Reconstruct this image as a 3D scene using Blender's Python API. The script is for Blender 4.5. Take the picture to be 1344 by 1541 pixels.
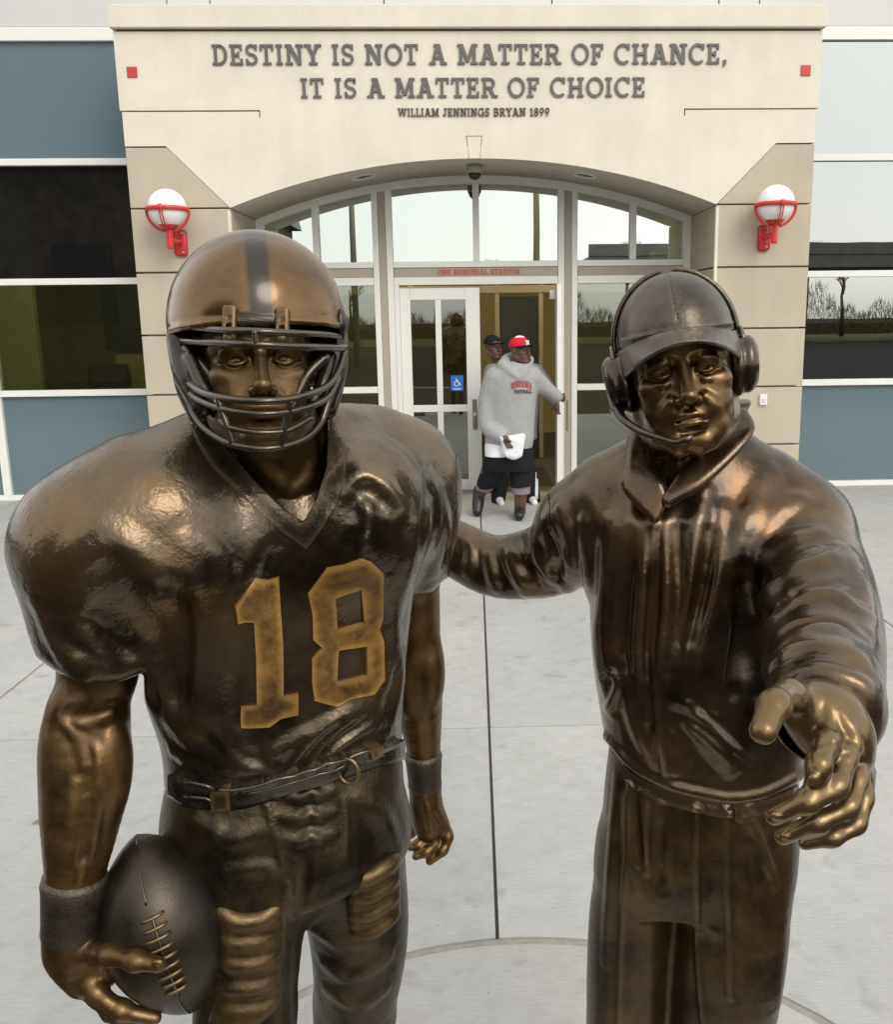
import bpy, bmesh, math, random
import numpy as np
from mathutils import Vector, Matrix, Euler
R_ = math.radians
random.seed(7)
scene = bpy.context.scene
for _o in list(bpy.data.objects):
    bpy.data.objects.remove(_o, do_unlink=True)
COL = scene.collection

# ------------------------------------------------------------------ camera
CF, CPIT, CYAW, CROL, CCX, CCY, CH = 1345.56, .1907, .0331, -.0115, 759.95, 738.34, 2.0
_F = np.array([math.sin(CYAW)*math.cos(CPIT), math.cos(CYAW)*math.cos(CPIT), -math.sin(CPIT)])
_R0 = np.array([math.cos(CYAW), -math.sin(CYAW), 0.0]); _U0 = np.cross(_R0, _F)
_R = math.cos(CROL)*_R0 + math.sin(CROL)*_U0
_U = -math.sin(CROL)*_R0 + math.cos(CROL)*_U0
_C = np.array([0, 0, CH])
cam = bpy.data.cameras.new('camera'); camo = bpy.data.objects.new('camera', cam); COL.objects.link(camo)
camo.matrix_world = Matrix(((_R[0], _U[0], -_F[0], _C[0]), (_R[1], _U[1], -_F[1], _C[1]), (_R[2], _U[2], -_F[2], _C[2]), (0, 0, 0, 1)))
cam.sensor_fit = 'HORIZONTAL'; cam.sensor_width = 36; cam.lens = 36*CF/1344
cam.shift_x = -(CCX-672)/1344; cam.shift_y = (CCY-769.7)/1344
cam.clip_start = .05; cam.clip_end = 2000
scene.camera = camo
def ray(px, py): return _R*((px-CCX)/CF) - _U*((py-CCY)/CF) + _F
def atY(px, py, Y):
    d = ray(px, py); return _C + d*(Y/d[1])
def rpx(r, Y, py=800):                        # a length seen as r pixels at world distance Y
    return r*Y/CF*1.03

# ------------------------------------------------------------------ sky, sun, exposure
SUN_EL, SUN_AZ = 38, 150                     # a veiled sun behind thin cloud, behind the camera to its right
world = bpy.data.worlds.new('World'); scene.world = world; world.use_nodes = True
nt = world.node_tree; nt.nodes.clear()
wo = nt.nodes.new('ShaderNodeOutputWorld'); bg = nt.nodes.new('ShaderNodeBackground')
sk = nt.nodes.new('ShaderNodeTexSky'); sk.sky_type = 'NISHITA'; sk.sun_disc = False
sk.sun_elevation = R_(SUN_EL); sk.sun_rotation = R_(SUN_AZ); sk.air_density = 1.0; sk.dust_density = 2.5; sk.ozone_density = 1.0
hsv = nt.nodes.new('ShaderNodeHueSaturation'); hsv.inputs['Saturation'].default_value = .30; hsv.inputs['Value'].default_value = 1.0
mixc = nt.nodes.new('ShaderNodeMix'); mixc.data_type = 'RGBA'; mixc.inputs[0].default_value = .55
mixc.inputs[7].default_value = (10.9, 10.9, 10.6, 1)     # thin high cloud, even over the whole sky
nt.links.new(sk.outputs[0], hsv.inputs['Color']); nt.links.new(hsv.outputs[0], mixc.inputs[6])
nt.links.new(mixc.outputs[2], bg.inputs[0]); bg.inputs[1].default_value = .13
nt.links.new(bg.outputs[0], wo.inputs[0])
sun = bpy.data.lights.new('sun', 'SUN'); sun.energy = .85; sun.angle = R_(28); sun.color = (1, .93, .82)
suno = bpy.data.objects.new('sun', sun); COL.objects.link(suno)
_az = R_(SUN_AZ)
sdir = Vector((math.sin(_az)*math.cos(R_(SUN_EL)), math.cos(_az)*math.cos(R_(SUN_EL)), math.sin(R_(SUN_EL))))
suno.rotation_euler = sdir.to_track_quat('Z', 'Y').to_euler()
vs = scene.view_settings; vs.view_transform = 'Standard'; vs.look = 'None'; vs.exposure = 0.4; vs.gamma = 1; vs.use_curve_mapping = False
scene.render.engine = 'CYCLES'; scene.cycles.use_denoising = True
scene.cycles.max_bounces = 8; scene.cycles.transparent_max_bounces = 12; scene.cycles.caustics_reflective = False; scene.cycles.caustics_refractive = False
scene.cycles.sample_clamp_indirect = 6

# ------------------------------------------------------------------ helpers
def tag(o, label=None, cat=None, group=None, kind=None):
    if label: o['label'] = label
    if cat: o['category'] = cat
    if group: o['group'] = group
    if kind: o['kind'] = kind
    return o
def empty(name, loc=(0, 0, 0), rz=0):
    o = bpy.data.objects.new(name, None); COL.objects.link(o); o.location = loc; o.rotation_euler = (0, 0, rz)
    o.empty_display_size = .1
    return o
def link(name, me, m=None, parent=None):
    o = bpy.data.objects.new(name, me); COL.objects.link(o)
    if m is not None: me.materials.append(m)
    if parent is not None:
        o.parent = parent
        o.matrix_parent_inverse = world_of(parent).inverted()
    return o
def world_of(o):
    m = o.matrix_basis
    return (world_of(o.parent) @ o.matrix_parent_inverse @ m) if o.parent else m
def mesh_of(name, verts, faces, smooth=False):
    me = bpy.data.meshes.new(name); me.from_pydata([tuple(v) for v in verts], [], faces); me.update()
    if smooth: me.polygons.foreach_set('use_smooth', [True]*len(me.polygons))
    return me
def bm_mesh(name, bm, smooth=False):
    bmesh.ops.recalc_face_normals(bm, faces=bm.faces)
    me = bpy.data.meshes.new(name); bm.to_mesh(me); bm.free()
    if smooth: me.polygons.foreach_set('use_smooth', [True]*len(me.polygons))
    return me
def add_box(bm, x0, x1, y0, y1, z0, z1, bev=0):
    r = bmesh.ops.create_cube(bm, size=1)
    vs_ = r['verts']
    for v in vs_:
        v.co = Vector(((x0+x1)/2+v.co.x*(x1-x0), (y0+y1)/2+v.co.y*(y1-y0), (z0+z1)/2+v.co.z*(z1-z0)))
    if bev:
        es = list({e for v in vs_ for e in v.link_edges})
        bmesh.ops.bevel(bm, geom=es, offset=bev, segments=2, affect='EDGES', profile=.5)
def box(name, x0, x1, y0, y1, z0, z1, m, parent=None, bev=.004):
    bm = bmesh.new(); add_box(bm, x0, x1, y0, y1, z0, z1, bev)
    return link(name, bm_mesh(name, bm), m, parent)
def prism(name, pts, y0, y1, m, parent=None, bev=0):
    """polygon in X,Z extruded from y0 to y1"""
    bm = bmesh.new()
    a = [bm.verts.new((x, y0, z)) for x, z in pts]; b = [bm.verts.new((x, y1, z)) for x, z in pts]
    f0 = bm.faces.new(a); f1 = bm.faces.new(b[::-1]); n = len(pts)
    for i in range(n): bm.faces.new((a[i], b[i], b[(i+1) % n], a[(i+1) % n]))
    if bev:
        bmesh.ops.bevel(bm, geom=list(f0.edges), offset=bev, segments=2, affect='EDGES', profile=.5)
    if n > 8:
        bmesh.ops.delete(bm, geom=[f0, f1], context='FACES_ONLY')
        for loop in (a, b):
            es = [bm.edges.get((loop[i], loop[(i+1) % n])) for i in range(n)]
            bmesh.ops.triangle_fill(bm, use_beauty=True, use_dissolve=False, edges=es)
    return link(name, bm_mesh(name, bm), m, parent)
def catmull(P, n=8, closed=False):
    P = [np.asarray(p, float) for p in P]; out = []; N = len(P)
    for i in range(N if closed else N-1):
        p0 = P[(i-1) % N] if (closed or i > 0) else 2*P[0]-P[1]
        p1 = P[i]; p2 = P[(i+1) % N]
        p3 = P[(i+2) % N] if (closed or i+2 < N) else 2*P[-1]-P[-2]
        for k in range(n):
            t = k/n
            out.append(.5*((2*p1)+(-p0+p2)*t+(2*p0-5*p1+4*p2-p3)*t*t+(-p0+3*p1-3*p2+p3)*t**3))
    if not closed: out.append(P[-1])
    return out
def tube_data(pts, rad, seg=10, closed=False):
    pts = [Vector(p) for p in pts]; n = len(pts)
    rad = rad if hasattr(rad, '__len__') else [rad]*n
    V = []; Fc = []; prev = None
    for i in range(n):
        if closed: t = (pts[(i+1) % n]-pts[i-1]).normalized()
        else: t = (pts[min(i+1, n-1)]-pts[max(i-1, 0)]).normalized()
        if prev is None:
            u = t.orthogonal().normalized()
        else:
            u = (prev - t*prev.dot(t)).normalized()
        prev = u; w = t.cross(u)
        for k in range(seg):
            a = 2*math.pi*k/seg; V.append(pts[i]+(u*math.cos(a)+w*math.sin(a))*rad[i])
    for i in range(n if closed else n-1):
        for k in range(seg):
            j = (i+1) % n; k2 = (k+1) % seg
            Fc.append((i*seg+k, i*seg+k2, j*seg+k2, j*seg+k))
    if not closed:
        Fc.append(tuple(range(seg))[::-1]); Fc.append(tuple((n-1)*seg+k for k in range(seg)))
    return V, Fc
def tube(name, pts, rad, m, parent=None, seg=10, closed=False):
    V, Fc = tube_data(pts, rad, seg, closed)
    return link(name, mesh_of(name, V, Fc, True), m, parent)
def lathe(name, prof, m, parent=None, seg=32, loc=(0, 0, 0), axis=None):
    V = []; Fc = []; n = len(prof)
    for r, z in prof:
        for k in range(seg):
            a = 2*math.pi*k/seg; V.append(Vector((r*math.cos(a), r*math.sin(a), z)))
    for i in range(n-1):
        for k in range(seg):
            k2 = (k+1) % seg; Fc.append((i*seg+k, i*seg+k2, (i+1)*seg+k2, (i+1)*seg+k))
    Fc.append(tuple(range(seg))[::-1]); Fc.append(tuple((n-1)*seg+k for k in range(seg)))
    q = Vector(axis).to_track_quat('Z', 'Y') if axis is not None else None
    V = [(q @ v if q else v)+Vector(loc) for v in V]
    return link(name, mesh_of(name, V, Fc, True), m, parent)

# ------------------------------------------------------------------ materials
def new_mat(name):
    m = bpy.data.materials.new(name); m.use_nodes = True
    t = m.node_tree; b = t.nodes['Principled BSDF']
    return m, t, b
def node(t, kind, **kw):
    n = t.nodes.new(kind)
    for k, v in kw.items():
        if k in n.inputs: n.inputs[k].default_value = v
        else: setattr(n, k, v)
    return n
def noise(t, scale, detail=4, rough=.55, vec=None, dist=0.):
    n = node(t, 'ShaderNodeTexNoise'); n.inputs['Scale'].default_value = scale; n.inputs['Detail'].default_value = detail
    n.inputs['Roughness'].default_value = rough; n.inputs['Distortion'].default_value = dist
    if vec is not None: t.links.new(vec, n.inputs['Vector'])
    return n
def ramp(t, fac, stops):
    r = node(t, 'ShaderNodeValToRGB'); t.links.new(fac, r.inputs[0])
    e = r.color_ramp.elements
    while len(e) < len(stops): e.new(.5)
    for i, (p, c) in enumerate(stops):
        e[i].position = p; e[i].color = (*c, 1) if len(c) == 3 else c
    return r
def objcoord(t, scale=None):
    tc = node(t, 'ShaderNodeTexCoord')
    g = node(t, 'ShaderNodeNewGeometry')
    if scale is None: return g.outputs['Position']
    mp = node(t, 'ShaderNodeMapping'); mp.inputs['Scale'].default_value = scale
    t.links.new(g.outputs['Position'], mp.inputs['Vector']); return mp.outputs[0]
def plain(name, col, rough=.6, metal=0., var=.08, scale=6, bump=0., bscale=60, spec=.5):
    m, t, b = new_mat(name)
    p = objcoord(t)
    n = noise(t, scale, 5, .6, p)
    c1 = tuple(max(0, x*(1-var)) for x in col); c2 = tuple(min(1, x*(1+var)) for x in col)
    r = ramp(t, n.outputs[0], [(.3, c1), (.7, c2)])
    t.links.new(r.outputs[0], b.inputs['Base Color'])
    b.inputs['Roughness'].default_value = rough; b.inputs['Metallic'].default_value = metal
    b.inputs['Specular IOR Level'].default_value = spec
    if bump:
        n2 = noise(t, bscale, 4, .6, p)
        bp = node(t, 'ShaderNodeBump'); bp.inputs['Strength'].default_value = bump; bp.inputs['Distance'].default_value = .004
        t.links.new(n2.outputs[0], bp.inputs['Height']); t.links.new(bp.outputs[0], b.inputs['Normal'])
    return m
def mk_concrete(name, base, warm=0.):
    m, t, b = new_mat(name); p = objcoord(t)
    big = noise(t, .7, 5, .6, p); med = noise(t, 9, 6, .65, p); ps = objcoord(t, (14, 160, 30)); streak = noise(t, 1, 5, .6, ps)
    c = ramp(t, big.outputs[0], [(.3, tuple(x*.86 for x in base)), (.72, tuple(x*1.08 for x in base))])
    mx = node(t, 'ShaderNodeMix'); mx.data_type = 'RGBA'; mx.blend_type = 'MULTIPLY'; mx.inputs[0].default_value = 1
    r2 = ramp(t, med.outputs[0], [(.25, (.86, .86, .85)), (.55, (1, 1, 1))])
    t.links.new(c.outputs[0], mx.inputs[6]); t.links.new(r2.outputs[0], mx.inputs[7])
    mx2 = node(t, 'ShaderNodeMix'); mx2.data_type = 'RGBA'; mx2.blend_type = 'MULTIPLY'; mx2.inputs[0].default_value = 1
    r3 = ramp(t, streak.outputs[0], [(.3, (.88, .88, .88)), (.6, (1.02, 1.02, 1.02))])
    t.links.new(mx.outputs[2], mx2.inputs[6]); t.links.new(r3.outputs[0], mx2.inputs[7])
    # dark scuffs and small stains
    vs_ = noise(t, 5.5, 2, .5, p, .6); r4 = ramp(t, vs_.outputs[0], [(.62, (1, 1, 1)), (.74, (.78, .78, .765))])
    sp = noise(t, 55, 2, .5, p); r5 = ramp(t, sp.outputs[0], [(.71, (1, 1, 1)), (.78, (.55, .53, .50))])
    for rr in (r4, r5):
        mxx = node(t, 'ShaderNodeMix'); mxx.data_type = 'RGBA'; mxx.blend_type = 'MULTIPLY'; mxx.inputs[0].default_value = .8
        t.links.new(mx2.outputs[2], mxx.inputs[6]); t.links.new(rr.outputs[0], mxx.inputs[7]); mx2 = mxx
    t.links.new(mx2.outputs[2], b.inputs['Base Color'])
    b.inputs['Roughness'].default_value = .85; b.inputs['Specular IOR Level'].default_value = .3
    bp = node(t, 'ShaderNodeBump'); bp.inputs['Strength'].default_value = .5; bp.inputs['Distance'].default_value = .003
    t.links.new(streak.outputs[0], bp.inputs['Height']); t.links.new(bp.outputs[0], b.inputs['Normal'])
    return m
def mk_stone(name, base):
    m, t, b = new_mat(name); p = objcoord(t)
    big = noise(t, 1.6, 6, .65, p); fine = noise(t, 160, 3, .7, p); mid = noise(t, 22, 4, .6, p)
    c = ramp(t, big.outputs[0], [(.3, tuple(x*.92 for x in base)), (.7, tuple(x*1.05 for x in base))])
    r2 = ramp(t, fine.outputs[0], [(.3, (.80, .79, .77)), (.6, (1.03, 1.03, 1.03))])
    ps = objcoord(t, (6, 6, .5)); st = noise(t, 1, 4, .6, ps); r3 = ramp(t, st.outputs[0], [(.30, (.95, .94, .925)), (.55, (1, 1, 1))])
    cur = c.outputs[0]
    for rr in (r2, r3):
        mx = node(t, 'ShaderNodeMix'); mx.data_type = 'RGBA'; mx.blend_type = 'MULTIPLY'; mx.inputs[0].default_value = .75
        t.links.new(cur, mx.inputs[6]); t.links.new(rr.outputs[0], mx.inputs[7]); cur = mx.outputs[2]
    t.links.new(cur, b.inputs['Base Color']); b.inputs['Roughness'].default_value = .85; b.inputs['Specular IOR Level'].default_value = .25
    bp = node(t, 'ShaderNodeBump'); bp.inputs['Strength'].default_value = .35; bp.inputs['Distance'].default_value = .003
    t.links.new(mid.outputs[0], bp.inputs['Height']); t.links.new(bp.outputs[0], b.inputs['Normal'])
    return m
def mk_glass(name, tint, refl=.25, rough=.0, wave=.0):
    """window glass: a mirror-like coating over a tinted see-through pane"""
    m, t, b = new_mat(name); t.nodes.remove(b); out = t.nodes['Material Output']
    tr = node(t, 'ShaderNodeBsdfTransparent'); tr.inputs[0].default_value = (*tint, 1)
    gl = node(t, 'ShaderNodeBsdfGlossy'); gl.inputs['Roughness'].default_value = rough; gl.inputs[0].default_value = (.95, 1, .97, 1)
    fr = node(t, 'ShaderNodeFresnel'); fr.inputs[0].default_value = 1.45
    mm = node(t, 'ShaderNodeMath'); mm.operation = 'ADD'; mm.use_clamp = True; mm.inputs[1].default_value = refl
    t.links.new(fr.outputs[0], mm.inputs[0])
    mix = node(t, 'ShaderNodeMixShader'); t.links.new(mm.outputs[0], mix.inputs[0]); t.links.new(tr.outputs[0], mix.inputs[1]); t.links.new(gl.outputs[0], mix.inputs[2])
    if wave:
        n = noise(t, 1.1, 2, .5, objcoord(t)); bp = node(t, 'ShaderNodeBump'); bp.inputs['Strength'].default_value = wave; bp.inputs['Distance'].default_value = .02
        t.links.new(n.outputs[0], bp.inputs['Height']); t.links.new(bp.outputs[0], gl.inputs['Normal'])
    t.links.new(mix.outputs[0], out.inputs[0]); return m
M = {}
M['concrete'] = mk_concrete('concrete', (.455, .452, .435))
M['concrete_b'] = mk_concrete('concrete_paler', (.475, .47, .45)); M['concrete_c'] = mk_concrete('concrete_darker', (.435, .435, .42))
M['disc'] = mk_concrete('disc_concrete', (.49, .48, .455))
M['sealant'] = plain('joint_sealant', (.30, .275, .24), .8, var=.15, scale=30, bump=.4)
M['joint'] = plain('joint_filler', (.085, .075, .06), .9)
M['cream'] = mk_stone('cream_precast', (.785, .73, .62))
M['tan'] = mk_stone('tan_cast_stone', (.52, .462, .365))
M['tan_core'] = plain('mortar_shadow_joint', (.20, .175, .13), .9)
M['soffit'] = plain('soffit_shade_tan', (.46, .42, .35), .9, var=.05)  # arch underside, its shade put into a darker tan
M['white'] = plain('white_painted_aluminium', (.80, .79, .75), .4, var=.02)
M['panel'] = plain('pale_metal_panel', (.62, .61, .60), .45, var=.03, scale=1.2)
M['taupe'] = plain('taupe_metal', (.40, .36, .29), .6, var=.03)
M['letter'] = plain('dark_grey_letter', (.12, .112, .11), .45, var=.1, scale=20)
M['letter_small'] = plain('bronze_letter', (.085, .06, .035), .5, var=.1)
M['red'] = plain('red_paint', (.60, .035, .04), .35, var=.08, scale=15)
M['red_tile'] = plain('red_tile', (.55, .05, .05), .4, var=.06)
M['red_letter'] = plain('red_letter', (.62, .10, .05), .5)
M['globe'] = plain('opal_glass', (.86, .86, .84), .18, var=.02, scale=3)
M['glass'] = mk_glass('window_glass', (.55, .60, .50), .16, 0, .012)
M['glass_upper'] = mk_glass('arch_window_glass', (.55, .62, .55), .48, 0, .012)
M['glass_right'] = mk_glass('coated_window_glass', (.10, .11, .09), .34, 0, .02)
M['glass_left'] = mk_glass('side_window_glass', (.62, .66, .46), .10, 0, .02)
M['glass_door'] = mk_glass('door_glass', (.42, .42, .34), .15, 0, .02)
M['dark'] = plain('black_rubber', (.02, .02, .02), .6)
M['black'] = plain('black_metal', (.015, .015, .016), .35)
M['steel'] = plain('brushed_steel', (.32, .28, .2), .35, .9)
def mk_spandrel():
    m, t, b = new_mat('blue_grey_spandrel_glass'); p = objcoord(t)
    n = noise(t, 140, 2, .6, p); r = ramp(t, n.outputs[0], [(.3, (.115, .165, .19)), (.7, (.15, .205, .23))])
    t.links.new(r.outputs[0], b.inputs['Base Color']); b.inputs['Roughness'].default_value = .12; b.inputs['Specular IOR Level'].default_value = .6
    return m
M['spandrel'] = mk_spandrel()
# ------------------------------------------------------------------ ground
XC = .045
ground = box('ground', -400, 400, -400, 400, -.30, -.035, plain('asphalt', (.034, .033, .032), 1., var=.2, scale=3, bump=.5, spec=.05), bev=0); tag(ground, kind='structure')
plaza = empty('plaza'); tag(plaza, kind='structure')
tag(plaza, 'pale broom finished concrete plaza with slab joints', None)
RCX, RCY, RR = .105, 1.42, 1.165                       # round concrete pad under the bronzes
JX = [XC+2.66*k for k in range(-5, 6)]; JY = [-1.60, 1.22-.02, 4.156, 7.107, 10.06, 13.2]
JY = [1.98, 4.156, 7.107, 10.40]
def clip_slab(name, x0, x1, y0, y1):
    g = .0062; slab_m = random.choice((M['concrete'], M['concrete'], M['concrete_b'], M['concrete_c']))
    x0 += g; x1 -= g; y0 += g*.95; y1 -= g*.95
    poly = [(x0, y0), (x1, y0), (x1, y1), (x0, y1)]
    bm = bmesh.new()
    # does the round pad cut it?
    rr = RR+.028
    cx_ = min(max(RCX, x0), x1); cy_ = min(max(RCY, y0), y1)
    if math.hypot(cx_-RCX, cy_-RCY) < rr:
        # polar sampling: keep the points of the slab outside the circle (fine grid cut along the circle)
        nx, ny = 60, 60
        top = {}
        def pt(i, j):
            if (i, j) not in top:
                x = x0+(x1-x0)*i/nx; y = y0+(y1-y0)*j/ny
                d = math.hypot(x-RCX, y-RCY)
                if d < rr and d > 1e-6:
                    x = RCX+(x-RCX)*rr/d; y = RCY+(y-RCY)*rr/d
                top[(i, j)] = bm.verts.new((x, y, 0)); 
            return top[(i, j)]
        for i in range(nx):
            for j in range(ny):
                c = [(i, j), (i+1, j), (i+1, j+1), (i, j+1)]
                ins = [math.hypot(x0+(x1-x0)*a/nx-RCX, y0+(y1-y0)*b/ny-RCY) < rr for a, b in c]
                if all(ins): continue
                try: bm.faces.new([pt(*q) for q in c])
                except ValueError: pass
        bmesh.ops.remove_doubles(bm, verts=bm.verts, dist=1e-5)
        bmesh.ops.dissolve_degenerate(bm, edges=bm.edges, dist=1e-5)
        r = bmesh.ops.extrude_face_region(bm, geom=list(bm.faces))
        bmesh.ops.translate(bm, verts=[v for v in r['geom'] if isinstance(v, bmesh.types.BMVert)], vec=(0, 0, -.03))
        me = bm_mesh(name, bm)
        return link(name, me, slab_m, plaza)
    add_box(bm, x0, x1, y0, y1, -.03, 0, .004)
    return link(name, bm_mesh(name, bm), slab_m, plaza)
for i in range(len(JX)-1):
    for j in range(len(JY)-1):
        clip_slab('concrete_slab', JX[i], JX[i+1], JY[j], JY[j+1])
# broom and tool joint filler just below the slab faces
box('joint_filler', JX[0], JX[-1], JY[0], JY[-1], -.033, -.012, M['joint'], plaza, bev=0)
bm = bmesh.new()
def ring(bm, r0, r1, z0, z1, n=120):
    vs4 = []
    for k in range(n):
        a = 2*math.pi*k/n; c, s = math.cos(a), math.sin(a)
        vs4.append([bm.verts.new((RCX+r*c, RCY+r*s, z)) for r, z in ((r0, z0), (r0, z1), (r1, z1), (r1, z0))])
    for k in range(n):
        A, B = vs4[k], vs4[(k+1) % n]
        for q in range(4): bm.faces.new((A[q], A[(q+1) % 4], B[(q+1) % 4], B[q]))
ring(bm, RR, RR+.028, -.03, -.006)
link('ring_joint', bm_mesh('ring_joint', bm), M['sealant'], plaza)
lathe('round_pad', [(RR-.002, -.03), (RR-.002, -.004), (RR-.006, -.0005), (0.001, -.0005)], M['disc'], plaza, 120, (RCX, RCY, 0))
# kerb where the plaza meets the drive behind the camera
tag(box('kerb', JX[0]-.2, JX[-1]+.2, -6.2, -6.01, -.2, .004, M['concrete']), kind='structure')
def mk_added_pavers():
    m, t, b_ = new_mat('added_dark_pavers'); bt = node(t, 'ShaderNodeTexBrick'); bt.inputs['Color1'].default_value = (.060, .038, .030, 1); bt.inputs['Color2'].default_value = (.042, .030, .026, 1); bt.inputs['Mortar'].default_value = (.07, .065, .06, 1); bt.inputs['Scale'].default_value = 4.6; bt.inputs['Mortar Size'].default_value = .012
    t.links.new(objcoord(t), bt.inputs['Vector']); t.links.new(bt.outputs[0], b_.inputs['Base Color']); b_.inputs['Roughness'].default_value = .95; b_.inputs['Specular IOR Level'].default_value = .1
    return m
_bp = bmesh.new(); add_box(_bp, JX[0], JX[-1], -6, JY[0]+.004, -.04, -.0335, 0)  # unseen dark paving, added to darken what the bronze reflects
tag(link('added_dark_paving', bm_mesh('added_dark_paving', _bp), mk_added_pavers()), kind='structure')

# ------------------------------------------------------------------ entrance portal
Y0, Y1 = 9.28, 10.39
portal = empty('entrance_portal', (XC, Y0, 0)); tag(portal, 'cream and tan stone entrance portal with a shallow arch and raised lettering', 'building entrance')
HW = 3.41; SPR = 2.42; ZS = 3.10; RISE = .45
RAD = (SPR**2+RISE**2)/(2*RISE); ZC = ZS+RISE-RAD
def arch_z(x, off=0.): return ZC+math.sqrt((RAD-off)**2-x*x)
def A(x): return XC+x
# cornice
box('cornice', A(-3.43), A(3.43), Y0-.05, Y1+.05, 4.735, 4.935, M['cream'], portal, .006)
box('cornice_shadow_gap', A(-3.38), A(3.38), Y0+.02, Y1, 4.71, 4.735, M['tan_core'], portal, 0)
# keystone
KT, KB, KZ = .073, .052, 3.755
kpts = [(-KT, KZ), (KT, KZ), (KB, arch_z(KB)), (0, arch_z(0)), (-KB, arch_z(KB))]
prism('keystone', [(A(x), z) for x, z in kpts], Y0+.001, Y0+.3, M['cream'], portal, .003)
g = .006
# cream face, outline with the cut reveals as real slots
def cream_outline():
    o = [(-3.39, 3.68)]
    gz0, gz1, ge = 3.992, 4.006, -2.07
    o += [(-3.39, gz0), (ge-.012, gz0), (ge-.012, gz0-.055), (ge, gz0-.055), (ge, gz1), (-3.41, gz1), (-3.41, 4.71)]
    o += [(3.41, 4.71), (3.41, gz1), (-ge, gz1), (-ge, gz0-.055), (-ge+.012, gz0-.055), (-ge+.012, gz0), (3.39, gz0), (3.39, 3.68)]
    o += [(3.0, 3.68), (SPR+.005, ZS+.005)]
    n = 40
    xs_ = [SPR*(1-k/n) for k in range(n) if SPR*(1-k/n) > KB+g+.01]
    o += [(x, arch_z(x)) for x in xs_]
    o += [(KB+g, arch_z(KB+g)), (KT+g, KZ+g), (-KT-g, KZ+g), (-KB-g, arch_z(KB+g))]
    o += [(-x, arch_z(x)) for x in xs_[::-1]]
    o += [(-SPR-.005, ZS+.005), (-3.0, 3.68)]
    return o
prism('cream_face', [(A(x), z) for x, z in cream_outline()], Y0, Y0+.30, M['cream'], portal)
prism('upper_core', [(A(x), z) for x, z in [(-3.37, 3.68), (-3.37, 4.71), (3.37, 4.71), (3.37, 3.68)]], Y0+.32, Y1+.04, M['tan_core'], portal)
# arch soffit
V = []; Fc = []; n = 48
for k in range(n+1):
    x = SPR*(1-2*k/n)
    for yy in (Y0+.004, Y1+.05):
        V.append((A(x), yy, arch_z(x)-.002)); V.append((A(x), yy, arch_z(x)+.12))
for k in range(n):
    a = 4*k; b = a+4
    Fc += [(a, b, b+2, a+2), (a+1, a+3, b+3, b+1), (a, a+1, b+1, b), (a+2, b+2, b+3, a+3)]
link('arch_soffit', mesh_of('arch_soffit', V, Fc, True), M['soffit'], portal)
# tan pier courses
ZJ = [3.675, 3.10, 2.485, 1.87, 1.27, .66, .03]
for s in (-1, 1):
    box('pier_core', *sorted((A(s*2.46), A(s*3.33))), Y0+.03, Y1+.03, 0, 3.08, M['tan_core'], portal, 0)
    for k in range(6):
        zt, zb = ZJ[k]-.009, ZJ[k+1]+.009
        if k == 0:
            pts = [(3.39, zt), (2.992, zt), (SPR+.012, zb-.004), (3.39, zb-.004)]
        else:
            pts = [(3.39, zt), (SPR, zt), (SPR, zb), (3.39, zb)]
        pts = [(A(s*x), z) for x, z in pts]
        prism('stone_block', pts, Y0+.002, Y1+.02, M['tan'], portal, .006)
    box('corner_bead', *sorted((A(s*(SPR-.002)), A(s*(SPR+.03)))), Y0-.001, Y0+.03, 0, ZS-.03, M['cream'], portal, .003)
# red tiles
for s in (-1, 1):
    box('red_tile', A(s*3.26)-.048, A(s*3.26)+.048, Y0-.012, Y0+.01, 4.302, 4.398, M['red_tile'], portal, .003)

# ---- lettering: slab serif capitals built stroke by stroke
SW, ST, SO = .165, .115, .10        # stem, serif thickness, serif overhang
def bar(x0, z0, x1, z1): return [(x0, z0), (x1, z0), (x1, z1), (x0, z1)]
def arc(cx, cz, rx, rz, a0, a1, w, n=14):
    out = []
    for k in range(n):
        q = []
        for a, o in ((a0+(a1-a0)*k/n, 0), (a0+(a1-a0)*(k+1)/n, 0), (a0+(a1-a0)*(k+1)/n, 1), (a0+(a1-a0)*k/n, 1)):
            r = R_(a); q.append((cx+(rx-w*o)*math.cos(r), cz+(rz-w*o*.82)*math.sin(r)))
        out.append(q)
    return out
def stem(x, lo=True, hi=True, so=SO):
    o = [bar(x, 0, x+SW, 1)]
    if lo: o.append(bar(x-so, 0, x+SW+so, ST))
    if hi: o.append(bar(x-so, 1-ST, x+SW+so, 1))
    return o
def diag(xb, xt, w=SW, zb=0, zt=1): return [(xb, zb), (xb+w, zb), (xt+w, zt), (xt, zt)]
def ser(x0, x1, top): return bar(x0, 1-ST, x1, 1) if top else bar(x0, 0, x1, ST)
GL = {}
GL['I'] = (.42, stem(.105))
GL['D'] = (.86, stem(.10, so=.10)+[bar(.2, 0, .45, ST), bar(.2, 1-ST, .45, 1)]+arc(.42, .5, .40, .5, -90, 90, SW))
GL['E'] = (.74, stem(.10)+[bar(.2, 0, .70, ST), bar(.2, 1-ST, .68, 1), bar(.57, 0, .70, .30), bar(.55, .72, .68, 1), bar(.2, .44, .5, .56), bar(.42, .36, .52, .64)])
GL['F'] = (.70, stem(.10)+[bar(.2, 1-ST, .68, 1), bar(.55, .70, .68, 1), bar(.2, .44, .5, .57), bar(.42, .35, .52, .66)])
GL['L'] = (.68, stem(.10)+[bar(.2, 0, .66, ST), bar(.53, 0, .66, .32)])
GL['T'] = (.78, [bar(.285, 0, .285+SW, 1), bar(.16, 0, .62, ST), bar(.02, 1-ST, .76, 1), bar(.02, .70, .14, 1), bar(.64, .70, .76, 1)])
GL['H'] = (.94, stem(.10)+stem(.64)+[bar(.2, .43, .74, .57)])
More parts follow.
